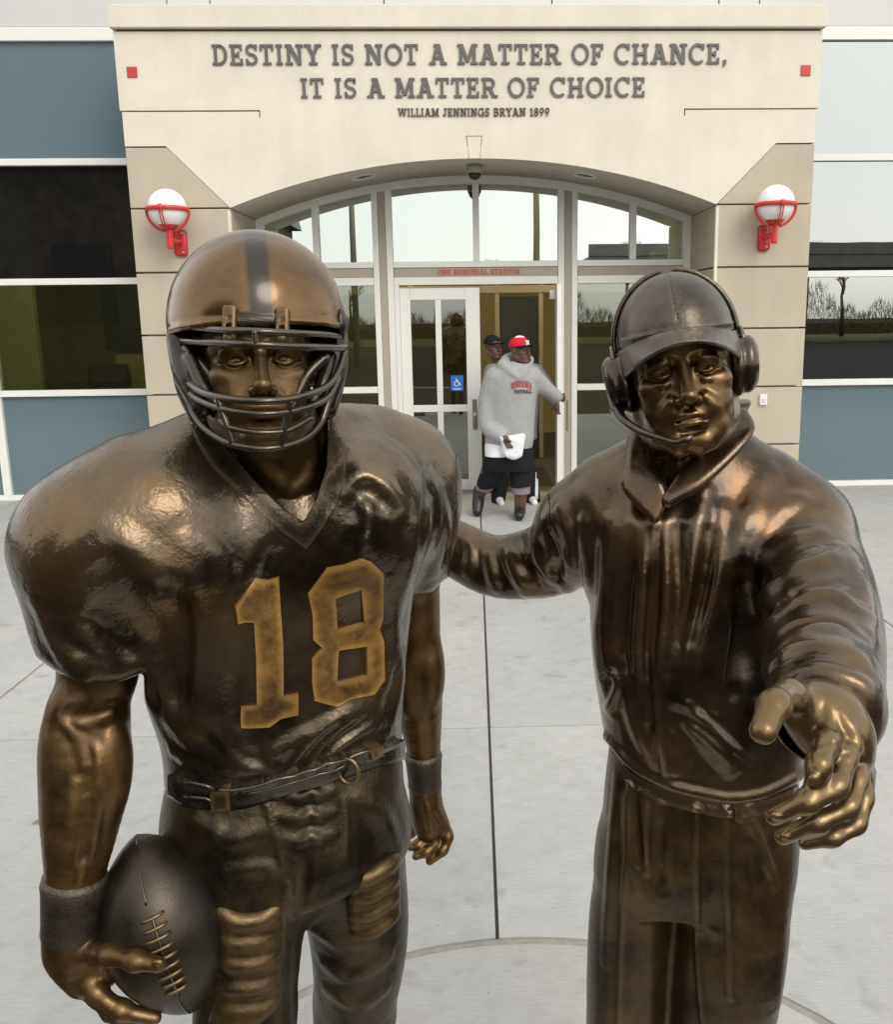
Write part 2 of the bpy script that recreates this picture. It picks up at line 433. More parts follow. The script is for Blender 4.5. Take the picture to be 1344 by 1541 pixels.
GL['N'] = (.98, [bar(.10, 0, .27, 1), bar(.70, 0, .87, 1), ser(0, .40, 0), ser(0, .30, 1), ser(.58, .98, 1), [(.13, 1), (.34, 1), (.87, 0), (.66, 0)]])
GL['M'] = (1.12, [bar(.10, 0, .27, 1), bar(.84, 0, 1.02, 1), ser(0, .40, 0), ser(.72, 1.12, 0), ser(0, .28, 1), ser(.84, 1.12, 1), [(.12, 1), (.32, 1), (.64, .12), (.47, .12)], [(1.0, 1), (.80, 1), (.48, .12), (.65, .12)]])
GL['A'] = (.96, [[(.09, 0), (.27, 0), (.58, 1), (.36, 1)], [(.87, 0), (.66, 0), (.38, 1), (.60, 1)], ser(-.02, .36, 0), ser(.60, .98, 0), bar(.25, .27, .72, .39), ser(.26, .58, 1)])
GL['Y'] = (.88, [bar(.34, 0, .54, .45), ser(.20, .68, 0), [(.34, .42), (.54, .42), (.28, 1), (.06, 1)], [(.36, .42), (.54, .42), (.82, 1), (.62, 1)], ser(-.04, .36, 1), ser(.54, .92, 1)])
GL['O'] = (1.0, arc(.5, .5, .49, .52, 0, 360, SW, 28))
GL['C'] = (.92, arc(.5, .5, .49, .52, 48, 312, SW, 22)+[bar(.72, .70, .86, 1.0), ])
GL['G'] = (.98, arc(.5, .5, .49, .52, 48, 320, SW, 22)+[bar(.72, .70, .86, 1.0), bar(.74, .02, .92, .45), bar(.58, .36, 1.0, .48)])
GL['S'] = (.70, arc(.35, .735, .32, .28, 20, 270, SW*.9, 14)+arc(.35, .275, .33, .29, -160, 90, SW*.9, 14)+[bar(.54, .72, .66, 1.0), bar(.03, 0, .15, .3)])
GL['R'] = (.88, stem(.10)+[bar(.2, 1-ST, .45, 1), bar(.2, .42, .45, .56)]+arc(.44, .71, .33, .29, -90, 90, SW*.9, 10)+[[(.38, .46), (.58, .46), (.80, 0), (.60, 0)], ser(.58, .92, 0)])
GL['B'] = (.84, stem(.10)+[bar(.2, 1-ST, .42, 1), bar(.2, .45, .45, .58), bar(.2, 0, .45, ST)]+arc(.42, .76, .32, .25, -90, 90, SW*.85, 10)+arc(.45, .29, .36, .29, -90, 90, SW*.85, 10))
GL['J'] = (.62, [bar(.30, .28, .30+SW, 1), ser(.14, .62, 1)]+arc(.255, .28, .25, .29, 180, 360, SW, 10))
GL['W'] = (1.36, [[(.08, 1), (.28, 1), (.46, 0), (.32, 0)], [(.62, 1), (.78, 1), (.46, 0), (.32, 0)], [(.58, 1), (.78, 1), (1.04, 0), (.90, 0)], [(1.28, 1), (1.10, 1), (.90, 0), (1.04, 0)], ser(-.02, .38, 1), ser(.52, .88, 1), ser(1.0, 1.38, 1)])
GL['U'] = (.96, [bar(.12, .38, .12+SW*.95, 1), bar(.66, .38, .66+SW*.8, 1), ser(0, .44, 1), ser(.54, .96, 1)]+arc(.475, .38, .355, .40, 180, 360, SW*.92, 12))
GL['K'] = (.90, stem(.10)+[[(.28, .40), (.30, .62), (.62, 1), (.82, 1)], [(.36, .60), (.54, .60), (.86, 0), (.62, 0)], ser(.52, .90, 1), ser(.54, .94, 0)])
GL[','] = (.36, [[(.10, .20), (.28, .20), (.28, 0), (.10, -.18)]])
GL['1'] = (.52, [bar(.20, 0, .38, 1), ser(.06, .52, 0), [(.04, .70), (.04, .86), (.22, 1), (.22, .80)]])
GL['8'] = (.74, arc(.37, .75, .29, .26, 0, 360, SW*.8, 20)+arc(.37, .27, .34, .29, 0, 360, SW*.85, 20))
GL['9'] = (.74, arc(.37, .68, .34, .34, 0, 360, SW*.85, 20)+[[(.68, .66), (.50, .60), (.20, 0), (.42, 0)]])
GL[' '] = (.40, [])
def glyph_mesh(ch, h, wx, dep):
    bm = bmesh.new()
    for i, q in enumerate(GL[ch][1]):
        if ch in 'ACGJOSRBDU89' : e = .00035*(i % 7)
        else: e = .00035*i
        pts = [(x*wx, z*h) for x, z in q]
        area = sum(pts[j][0]*pts[(j+1) % 4][1]-pts[(j+1) % 4][0]*pts[j][1] for j in range(4))
        if area < 0: pts = pts[::-1]
        a = [bm.verts.new((x, -dep-e, z)) for x, z in pts]; b = [bm.verts.new((x, e*.5, z)) for x, z in pts]
        bm.faces.new(a); bm.faces.new(b[::-1])
        for j in range(4): bm.faces.new((a[j], b[j], b[(j+1) % 4], a[(j+1) % 4]))
    me = bm_mesh('letter', bm); return me
def lettering(text, x0, x1, z0, h, y, m, parent, dep=.010, gap=.10):
    adv = sum(GL[c][0]+gap for c in text)-gap
    wx = (x1-x0)/adv; x = x0; cache = {}
    for c in text:
        if c != ' ':
            if c not in cache:
                cache[c] = glyph_mesh(c, h, wx, dep); cache[c].materials.append(m)
            o = bpy.data.objects.new('letter', cache[c]); COL.objects.link(o)
            o.parent = parent; o.matrix_parent_inverse = world_of(parent).inverted(); o.location = (x, y, z0)
        x += (GL[c][0]+gap)*wx
lettering('DESTINY IS NOT A MATTER OF CHANCE,', -2.445, 2.53, 4.411, .182, Y0-.006, M['letter'], portal)
lettering('IT IS A MATTER OF CHOICE', -1.62, 1.725, 4.112, .178, Y0-.006, M['letter'], portal)
lettering('WILLIAM JENNINGS BRYAN 1899', -.693, .788, 3.940, .074, Y0-.006, M['letter_small'], portal, .008)

# ---- arched glazing and doors
frame = empty('arched_window_wall', (XC, Y1, 0)); tag(frame, 'white framed arched glazing with taupe mullions above the doors', 'window')
FY0, FY1 = Y1-.06, Y1+.06
def fbox(name, x0, x1, z0, z1, m=None, y0=FY0, y1=FY1, bev=.004): return box(name, A(x0), A(x1), y0, y1, z0, z1, m or M['white'], frame, bev)
# arched head
V = []; Fc = []; n = 48
for k in range(n+1):
    x = 2.43*(1-2*k/n); zt = arch_z(min(abs(x), SPR))+.02; zb = arch_z(min(abs(x), SPR))-.085
    V += [(A(x), FY0+.002, zb), (A(x), FY0+.002, zt), (A(x), FY1, zt), (A(x), FY1, zb)]
for k in range(n):
    a = 4*k; b = a+4
    for q in range(4): Fc.append((a+q, a+(q+1) % 4, b+(q+1) % 4, b+q))
Fc += [(0, 1, 2, 3), (4*n+3, 4*n+2, 4*n+1, 4*n)]
link('arched_head', mesh_of('arched_head', V, Fc), M['white'], frame)
ZT = [2.378, 2.465, 2.568, 2.633]
for s in (-1, 1):
    def sb(name, x0, x1, z0, z1, m=None, **k): return fbox(name, *sorted((s*x0, s*x1)), z0, z1, m, **k)
    sb('jamb', 2.345, 2.425, .0, 3.10)
    sb('mullion', .925, .995, 0, arch_z(.96)-.05); sb('mullion', 1.08, 1.145, 0, arch_z(1.11)-.05)
    sb('mullion_face', .997, 1.078, 0, arch_z(1.04)-.03, M['taupe'], y0=Y1-.05, y1=Y1+.05)
    sb('muntin', 1.735, 1.805, ZT[3]+.002, arch_z(1.77)-.06)
    for z0, z1 in ((ZT[2], ZT[3]), (ZT[0], ZT[1])): sb('transom', 1.147, 2.343, z0, z1)
    sb('transom_face', 1.15, 2.34, ZT[1]+.002, ZT[2]-.002, M['taupe'], y0=Y1-.045, y1=Y1+.05)
    sb('sill_bar', 1.147, 2.343, 1.175, 1.245); sb('sill_bar', 1.147, 2.343, .01, .12)
    sb('pane', 1.10, 2.38, .06, 1.21, M['glass'], y0=Y1-.006, y1=Y1+.006, bev=0)
    sb('pane', 1.10, 2.38, 1.21, 2.42, M['glass'], y0=Y1-.006, y1=Y1+.006, bev=0)
    for xa, xb in ((1.11, 1.77), (1.77, 2.39)):
        pts = [(s*xa, 2.6), (s*xb, 2.6), (s*xb, arch_z(xb)-.04), (s*(xa+xb)/2, arch_z((xa+xb)/2)-.04), (s*xa, arch_z(xa)-.04)]
        prism('pane', [(A(x), z) for x, z in pts], Y1-.006, Y1+.006, M['glass_upper'], frame)
fbox('muntin', -.027, .045, ZT[3]+.002, arch_z(0)-.06)
for z0, z1 in ((ZT[2], ZT[3]), (ZT[0], ZT[1])): fbox('transom', -.923, .923, z0, z1)
fbox('transom_face', -.92, .92, ZT[1]+.002, ZT[2]-.002, M['taupe'], y0=Y1-.045, y1=Y1+.05)
for xa, xb in ((-.93, .01), (.01, .93)):
    pts = [(xa, 2.6), (xb, 2.6), (xb, arch_z(xb)-.04), ((xa+xb)/2, arch_z((xa+xb)/2)-.04), (xa, arch_z(xa)-.04)]
    prism('pane', [(A(x), z) for x, z in pts], Y1-.006, Y1+.006, M['glass_upper'], frame)
lettering('ONE MEMORIAL STADIUM', -.385, .535, 2.488, .056, Y1-.047, M['red_letter'], frame, .006)
fbox('door_jamb', -.923, -.868, .0, ZT[0], y0=FY0, y1=FY1); fbox('door_jamb', .905, .923, 0, ZT[0])
fbox('threshold', -.92, .92, -.02, .018, M['steel'], y0=Y1-.12, y1=Y1+.12)

def door_leaf(name, label, flip=1):
    """leaf 0.9 m wide built from its hinge edge at x=0; outside is -y"""
    d = empty(name); tag(d, label, 'door')
    W, Hh, T = .902, 2.345, .045
    def db(n_, x0, x1, z0, z1, m, y0=-T/2, y1=T/2, bev=.004):
        return box(n_, *sorted((flip*x0, flip*x1)), y0, y1, z0, z1, m, d, bev)
    db('stile', 0, .118, .02, Hh, M['white']); db('stile', .742, W, .02, Hh, M['white'])
    db('rail', .119, .741, 2.215, Hh-.001, M['white']); db('rail', .119, .741, .945, 1.025, M['white']); db('rail', .119, .741, .021, .145, M['white'])
    for z0, z1 in ((.146, .944), (1.026, 2.214)):
        db('muntin', .396, .464, z0, z1, M['white'], -.018, .018)
        db('pane', .10, .40, z0-.01, z1+.01, M['glass_door'], -.005, .005, 0)
        db('pane', .46, .76, z0-.01, z1+.01, M['glass_door'], -.005, .005, 0)
    return d, db
leftdoor, db = door_leaf('door', 'closed white glazed door with a blue accessibility sticker')
db('handle_plate', .80, .852, .735, 1.085, M['steel'], -.032, -.022, .002)
db('handle_grip', .812, .84, .76, .90, M['steel'], -.060, -.048, .004)
db('handle_grip', .812, .84, .895, .93, plain('bright_steel', (.75, .75, .72), .3, .8), -.062, -.030, .004)
st_b = plain('blue_sticker', (.02, .16, .62), .4, var=.03); st_w = plain('white_print', (.85, .88, .9), .5)
stick = db('sticker', .555, .70, 1.185, 1.36, st_b, -.0085, -.0062, 0)
leftdoor.location = (A(-.867), Y1+.002, 0)
# wheelchair symbol on the sticker
def wheel_sym():
    V = []; Fc = []
    def strip(pts, w):
        vv, ff = tube_data([(p[0], 0, p[1]) for p in pts], w, 6)
        b0 = len(V); V.extend([(v.x, v.y*.12, v.z) for v in vv]); Fc.extend([tuple(i+b0 for i in f) for f in ff])
    strip([(.028*math.cos(R_(a))-.006, .028*math.sin(R_(a))-.02) for a in range(110, 391, 14)], .0045)
    strip([(-.008, .035), (-.006, -.004), (.022, -.004), (.036, -.036), (.046, -.032)], .0055)
    strip([(-.006, .016), (.016, .016)], .0045)
    strip([(-.009, .047), (-.0085, .049)], .008)
    return V, Fc
V, Fc = wheel_sym()
link('wheelchair_symbol', mesh_of('wheelchair_symbol', [(leftdoor.location.x+.628+v[0], Y1+.002-.0095+v[1], 1.288+v[2]) for v in V], Fc), st_w, stick)
for k, (w_, z_) in enumerate(((.10, 1.212), (.075, 1.199))):
    link('print_line', mesh_of('print_line', [(leftdoor.location.x+.628+sx*w_/2, Y1+.002-.0092, z_+sz*.0028) for sx, sz in ((-1, -1), (1, -1), (1, 1), (-1, 1))], [(0, 1, 2, 3)]), st_w, stick)
rightdoor, db = door_leaf('door', 'white glazed door held open towards the plaza', -1)
db('exit_bar', .10, .80, .98, 1.04, M['steel'], .03, .075, .01)
db('pull_handle', .79, .83, .80, 1.15, M['steel'], -.10, -.075, .01)
rightdoor.location = (A(.918), Y1-.03, 0); rightdoor.rotation_euler = (0, 0, R_(86))
box('closer_body', 0, .045, .03, .09, 2.20, 2.30, M['white'], None).name = 'closer_body'
_cb = bpy.data.objects['closer_body']; _cb.parent = rightdoor; _cb.location = (-.30, 0, 0)

# ---- dome camera and soffit lights
dc = empty('dome_camera', (XC, Y0+.35, arch_z(0))); tag(dc, 'small dome security camera under the crown of the arch', 'security camera')
lathe('housing', [(.085, .0), (.085, -.05), (.075, -.085), (.06, -.09)][::-1], plain('camera_housing', (.34, .31, .26), .5), dc, 28, (XC, Y0+.35, arch_z(0)))
lathe('dome', [(.066*math.cos(R_(a)), -.088-.066*math.sin(R_(a))) for a in range(88, -1, -11)], plain('smoked_dome', (.012, .012, .013), .08), dc, 28, (XC, Y0+.35, arch_z(0)))
for s, lab in ((-1, 'left'), (1, 'right')):
    x = s*1.14; z = arch_z(x)-.002; nrm = Vector((x, 0, z-ZC)).normalized()
    dl = empty('downlight', (A(x), Y0+.42, z)); tag(dl, 'round recessed downlight in the arch soffit beside the dome camera', 'light', 'downlights in the arch soffit')
    lathe('trim_ring', [(.135, .012), (.135, -.006), (.12, -.016), (.095, -.008), (.09, .01)], plain('downlight_trim', (.62, .60, .55), .4), dl, 28, (A(x), Y0+.42, z), nrm)
    lathe('lens', [(.092, .004), (.092, -.004), (.05, -.010), (.001, -.012)], plain('downlight_lens', (.06, .06, .058), .15), dl, 24, (A(x), Y0+.42, z), nrm)

# ---- red globe wall lamps
def wall_lamp(x, z, s, label):
    o = empty('wall_lamp', (A(x), Y0, z)); tag(o, label, 'lamp', 'red globe lamps on the stone piers')
    q_ = .80; yc = Y0-.25; r = .225*q_
    lathe('globe', [(r*math.sin(R_(a))+.0005, -r*math.cos(R_(a))) for a in range(0, 181, 9)], M['globe'], o, 36, (A(x), yc, z+.03))
    rr = r+.012
    V, Fc = tube_data([(A(x)+rr*math.cos(R_(a)), yc+rr*math.sin(R_(a)), z+.02) for a in range(0, 360, 8)], .017*q_, 8, True)
    V = [Vector((v.x, v.y, z+.02+(v.z-z-.02)*1.6)) for v in V]
    link('band', mesh_of('band', V, Fc, True), M['red'], o)
    for az in (180, 0, 270):
        cs, sn = math.cos(R_(az)), math.sin(R_(az))
        for off in ((-.012, .012) if az == 270 else (0,)):
            arcp = []
            for a in range(0, 84, 6):
                q = rr+.012
                arcp.append((A(x)+cs*q*math.cos(R_(a))-sn*off*(1 if az == 270 else 1), yc+sn*q*math.cos(R_(a)), z+.02-q*math.sin(R_(a))))
            tube('cage_arm', arcp, .014 if az != 270 else .006, M['red'], o, 8)
    lathe('boss', [(.03, 0), (.03, .012), (.012, .022)], M['red'], o, 16, (A(x), yc-rr-.008, z+.02), (0, -1, 0))
    lathe('cup', [(.13*q_, -.165*q_), (.10*q_, -.20*q_), (.05*q_, -.235*q_), (.04*q_, -.24*q_)][::-1], M['red'], o, 24, (A(x), yc, z+.02))
    tube('stalk', catmull([(A(x), yc, z-.165), (A(x), yc, z-.29), (A(x), yc, z-.345)], 6), [.032]*12+[.027], M['red'], o, 14)
    tube('bracket_arm', catmull([(A(x), yc, z-.265), (A(x)-s*.02, yc+.10, z-.265), (A(x)-s*.03, Y0-.03, z-.265)], 6), .028, M['red'], o, 12)
    bm = bmesh.new(); add_box(bm, A(x)-s*.03-.062, A(x)-s*.03+.062, Y0-.035, Y0-.001, z-.40, z-.15, .028)
    link('wall_plate', bm_mesh('wall_plate', bm, True), M['red'], o)
    for zz in (z-.365, z-.185): lathe('bolt', [(.017, 0), (.017, .01), (.006, .014)], M['steel'], o, 10, (A(x)-s*.03+.02, Y0-.036, zz), (0, -1, 0))
wall_lamp(-2.95, 3.04, -1, 'red caged globe lamp on the tan pier behind the helmeted statue')
wall_lamp(2.94, 3.04, 1, 'red caged globe lamp on the tan pier behind the statue in a cap')
cp = empty('call_plate', (A(2.98), Y0, 1.33)); tag(cp, 'small white plate on the stone pier below the red lamp', 'wall plate')
box('plate', A(2.94), A(3.015), Y0-.03, Y0+.004, 1.08, 1.19, M['white'], cp); box('plate_button', A(2.96), A(2.995), Y0-.036, Y0-.03, 1.11, 1.15, M['panel'], cp, .002)

# ------------------------------------------------------------------ curtain walls either side
ZM = [0.02, 1.224, 2.455, 3.715, 4.965]
M['glass_dark'] = mk_glass('smoked_window_glass', (.16, .17, .14), .22, 0, .02)
def curtain(s, label):
    w = empty('curtain_wall', (A(s*4.4), Y1, 0)); tag(w, label, 'window wall')
    def cb(n_, x0, x1, z0, z1, m, y0=Y1-.06, y1=Y1+.05, bev=.004): return box(n_, *sorted((A(s*x0), A(s*x1))), y0, y1, z0, z1, m, w, bev)
    for i, z in enumerate(ZM):
        cb('mullion_bar', 3.32, 7.6, z-.035, z+.035 if i < 4 else z+.10, M['white'])
    for x in (5.45, 7.6):
        for k in range(4): cb('mullion_post', x-.045, x+.045, ZM[k]+.036, ZM[k+1]-.036, M['white'], y0=Y1-.058)
    for xa, xb in ((3.3, 5.45), (5.45, 7.6)):
        for k in range(4):
            m = M['spandrel'] if k == 0 else (M['glass_right'] if s > 0 else (M['glass_left'] if k < 2 else M['glass_dark']))
            if s < 0 and k == 3: m = M['spandrel']
            cb('pane', xa, xb, ZM[k], ZM[k+1], m, y0=Y1-.012, y1=Y1+.002, bev=0)
    return w
curtain(-1, 'curtain wall with slate blue panels beside the helmeted statue'); curtain(1, 'reflective curtain wall beside the statue in a cap')
# pale metal panels above
up = empty('upper_wall', (XC, Y1, 5)); tag(up, 'pale grey metal panel wall above the entrance cornice', 'wall')
xs = [-8.0, -6.2, -3.21, -2.76, -.93, .86, 2.66, 3.1, 5.0, 7.0, 9.0]
for a, b in zip(xs[:-1], xs[1:]):
    box('metal_panel', A(a)+.006, A(b)-.006, Y1-.05, Y1+.05, 5.07, 6.6, M['panel'], up, .004)
box('panel_backing', A(-8), A(9), Y1+.052, Y1+.10, 5.0, 6.6, M['white'], up, 0)
box('parapet', A(-8), A(9), Y1-.05, Y1+.3, 6.61, 11, M['panel'], up, 0)

# ------------------------------------------------------------------ interior of the lobby
room = empty('lobby', (XC, Y1+2, 0)); tag(room, 'dim lobby with ochre walls behind the glass', 'room'); tag(room, kind='structure')
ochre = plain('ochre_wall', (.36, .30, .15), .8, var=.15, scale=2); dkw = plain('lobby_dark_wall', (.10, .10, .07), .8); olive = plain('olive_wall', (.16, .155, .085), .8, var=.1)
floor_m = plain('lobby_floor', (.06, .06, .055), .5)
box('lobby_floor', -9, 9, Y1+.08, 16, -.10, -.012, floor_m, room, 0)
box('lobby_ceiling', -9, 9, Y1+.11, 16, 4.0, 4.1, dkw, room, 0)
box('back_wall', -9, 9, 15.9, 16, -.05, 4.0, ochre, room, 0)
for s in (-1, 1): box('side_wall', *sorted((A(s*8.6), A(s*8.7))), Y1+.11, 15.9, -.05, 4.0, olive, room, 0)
# vestibule side walls and inner doors
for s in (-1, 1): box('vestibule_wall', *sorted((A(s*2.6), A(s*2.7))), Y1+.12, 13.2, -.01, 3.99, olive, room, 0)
# inner screen
IY = 12.9
def ib(n_, x0, x1, z0, z1, m, y0=IY-.04, y1=IY+.04): return box(n_, A(x0), A(x1), y0, y1, z0, z1, m, room, .003)
for x in (-2.5, -1.25, -.92, .30, .92, 1.25, 2.5): ib('inner_frame', x-.03, x+.03, 0, 2.9, M['taupe'])
ib('inner_head', -2.55, 2.55, 2.35, 2.45, M['taupe'], IY-.045, IY+.045)
ib('inner_door_panel', .34, .88, .02, 2.30, plain('dark_green_door', (.035, .04, .03), .3), IY-.02, IY+.02)
ib('door_mat', .15, .90, -.011, .0, M['dark'], 10.6, 12.0)
ib('picture', -6.2, -5.5, 1.5, 2.6, M['dark'], 15.85, 15.89); ib('picture', -6.5, -5.9, .3, 1.3, plain('brown_cabinet', (.06, .045, .03), .6), 15.3, 15.88)
box('partition', A(-5.2), A(-3.6), 13.2, 13.3, -.01, 3.99, ochre, room, 0)
box('partition', A(-7.4), A(-6.0), 12.6, 12.7, -.01, 3.99, plain('pale_partition', (.40, .42, .30), .8), room, 0)
box('wall_switch', A(-4.05), A(-3.99), 13.18, 13.2, 1.45, 1.6, M['dark'], room, 0)
box('notice_board', A(-5.3), A(-4.75), 13.14, 13.199, 1.62, 2.8, M['dark'], room, .004)
box('notice_board', A(-5.5), A(-5.0), 13.02, 13.13, .3, 1.42, plain('dark_wood', (.05, .04, .03), .5), room, .004)
# lit ceiling fixtures
em = bpy.data.materials.new('lamp_glow'); em.use_nodes = True
_b = em.node_tree.nodes['Principled BSDF']; _b.inputs['Emission Color'].default_value = (1, .82, .45, 1); _b.inputs['Emission Strength'].default_value = 40
for x, y in ((-1.2, 12.1), (1.6, 12.1), (-4.9, 11.15)):
    cl = empty('ceiling_light', (A(x), y, 3.98)); tag(cl, 'lit square ceiling light inside the lobby', 'light', 'lobby ceiling lights')
    box('light_frame', A(x)-.32, A(x)+.32, y-.32, y+.32, 3.95, 3.995, M['white'], cl, .004); box('diffuser', A(x)-.28, A(x)+.28, y-.28, y+.28, 3.93, 3.949, em, cl, 0)

# ------------------------------------------------------------------ across the drive, seen mirrored in the glass and the bronze
hall = empty('brick_hall', (-20, -22, 0)); tag(hall, 'dark brick hall with slate roof mirrored in the side windows', 'building')
brick = plain('dark_brick', (.075, .06, .05), .9, var=.35, scale=2.2); slate = plain('slate_roof', (.13, .17, .20), .6, var=.2, scale=3)
box('wall', -34, -10.5, -34, -11, -.03, 7.2, brick, hall, 0)
bm = bmesh.new()
vv = [bm.verts.new(p) for p in ((-34.5, -34.5, 7.2), (-10, -34.5, 7.2), (-10, -10.6, 7.2), (-34.5, -10.6, 7.2), (-33, -30, 14), (-11, -30, 14), (-11, -18, 14), (-33, -18, 14))]
for f in ((0, 1, 2, 3), (0, 1, 5, 4), (1, 2, 6, 5), (2, 3, 7, 6), (3, 0, 4, 7), (4, 5, 6, 7)): bm.faces.new([vv[i] for i in f])
link('roof', bm_mesh('roof', bm), slate, hall)
for k in range(5): box('window', -31+k*4.2, -29+k*4.2, -11.02, -10.98, 2, 4.6, M['dark'], hall, 0)
# trees
bark = plain('bark', (.07, .05, .035), .9, var=.2, scale=12); twig = plain('bare_twigs', (.24, .165, .085), .9, var=.4, scale=1.2)
def bare_tree(x, y, h, seed, label):
    rnd = random.Random(seed); o = empty('tree', (x, y, 0)); tag(o, label, 'tree', 'bare trees across the drive')
    V = []; Fc = []
    def branch(p, d, L, r, lev):
        p = Vector(p); q = p+d*L; vv, ff = tube_data([p, (p+q)/2+Vector((rnd.uniform(-1, 1), rnd.uniform(-1, 1), 0))*L*.05, q], [r, r*.8, r*.6], 5)
        b0 = len(V); V.extend(vv); Fc.extend([tuple(i+b0 for i in f) for f in ff])
        if lev == 0: return
        for k in range(4 if lev > 2 else 5):
            dd = (d+Vector((rnd.uniform(-1, 1), rnd.uniform(-1, 1), rnd.uniform(-.2, .7)))*.75).normalized()
            branch(p+d*L*rnd.uniform(.45, 1), dd, L*rnd.uniform(.5, .75), r*.5, lev-1)
    vv, ff = tube_data([(x, y, -.05), (x, y, h*.3)], [h*.03, h*.02], 8)
    link('trunk', mesh_of('trunk', vv, ff, True), bark, o)
    branch((x, y, h*.28), Vector((0, 0, 1)), h*.28, h*.018, 4)
    link('crown', mesh_of('crown', V, Fc), twig, o)
for k in range(15):
    bare_tree(-44+k*6.6+random.uniform(-1.5, 1.5), -62+random.uniform(-6, 6), random.uniform(7, 10.5), 20+k, 'bare brown tree in the row across the drive')
tag(box('lawn', -60, 70, -120, -48, -.034, -.01, plain('winter_grass', (.13, .11, .05), 1., var=.25, scale=.6, spec=.05), bev=0), 'dull winter grass under the bare trees', None, kind='structure')
hb = empty('hedge', (0, -75, 0)); tag(hb, 'long brown thicket hedge behind the bare trees', 'hedge')
bm = bmesh.new()
for k in range(22000):
    x = random.uniform(-70, 70); top = 3.0+1.3*math.sin(x*.23)+.9*math.sin(x*.71+1)+.5*math.sin(x*1.9); z = random.random()**.9*max(top, 1.2); y = -76+random.uniform(-1, 1); s = random.uniform(.35, .9); w = random.uniform(.012, .03)
    up_ = Vector((random.uniform(-.45, .45), random.uniform(-.3, .3), 1))*s; sd_ = Vector((w, random.uniform(-w, w), 0)); c = Vector((x, y, z))
    bm.faces.new([bm.verts.new(c+q_) for q_ in (-sd_, sd_, up_+sd_*.3, up_-sd_*.3)])
link('foliage', bm_mesh('foliage', bm), plain('thicket_twigs', (.21, .145, .075), .9, var=.5, scale=1), hb); box('hedge_core', -70, 70, -76.6, -75.4, -.03, 1.1, plain('hedge_core', (.085, .062, .035), .9, var=.4, scale=2), hb, 0)
# viaduct on the right
vd = empty('viaduct', (40, -60, 0)); tag(vd, 'long concrete road viaduct on round piers across the drive', 'bridge')
vcon = plain('viaduct_concrete', (.22, .22, .19), .8, var=.15, scale=1)
box('deck', 9, 120, -58, -50, 5.6, 6.6, vcon, vd, .05); box('parapet_rail', 9, 120, -50.2, -49.9, 6.6, 7.5, vcon, vd, .02)
for k in range(8): lathe('pier', [(.7, -.03), (.7, 5.6)], vcon, vd, 16, (14+k*13, -54, 0))
# floodlight and lamp poles
fm = plain('galvanised_pole', (.45, .42, .33), .5, .4); fl = plain('floodlight_housing', (.10, .13, .11), .5)
for x, y, h, tilt in ((-5.2, -20, 13.5, .1), (-4.1, -24, 13.2, -.05)):
    o = empty('floodlight_mast', (x, y, 0)); tag(o, 'tall mast with a square floodlight mirrored above the doors', 'floodlight', 'floodlight masts across the drive')
    tube('mast', [(x, y, -.04), (x, y, h)], [.16, .09], fm, o, 10); bm = bmesh.new(); add_box(bm, x-.75, x+.75, y-.1, y+.5, h, h+1.3, .06)
    link('lamp_head', bm_mesh('lamp_head', bm), fl, o); tube('bracket', [(x-.4, y, h-.1), (x+.4, y, h-.1)], .1, fm, o, 8)
for x, y, h, lab in ((2.8, -19, 11, 'pale wooden utility pole mirrored above the open door'), (15.5, -30, 11.5, 'slim lamp standard mirrored in the right hand windows')):
    o = empty('utility_pole', (x, y, 0)); tag(o, lab, 'pole'); tube('pole', [(x, y, -.04), (x, y, h)], [.17, .11], plain('weathered_pole', (.42, .33, .16), .8), o, 10)
    box('crossarm', x-.9, x+.9, y-.06, y+.06, h-.6, h-.45, plain('crossarm_wood', (.3, .24, .13), .8), o, .01)
from concurrent.futures import ThreadPoolExecutor
import time as _time
_T0 = _time.time()
def lap(n): print('LAP %-12s %.1f' % (n, _time.time()-_T0))
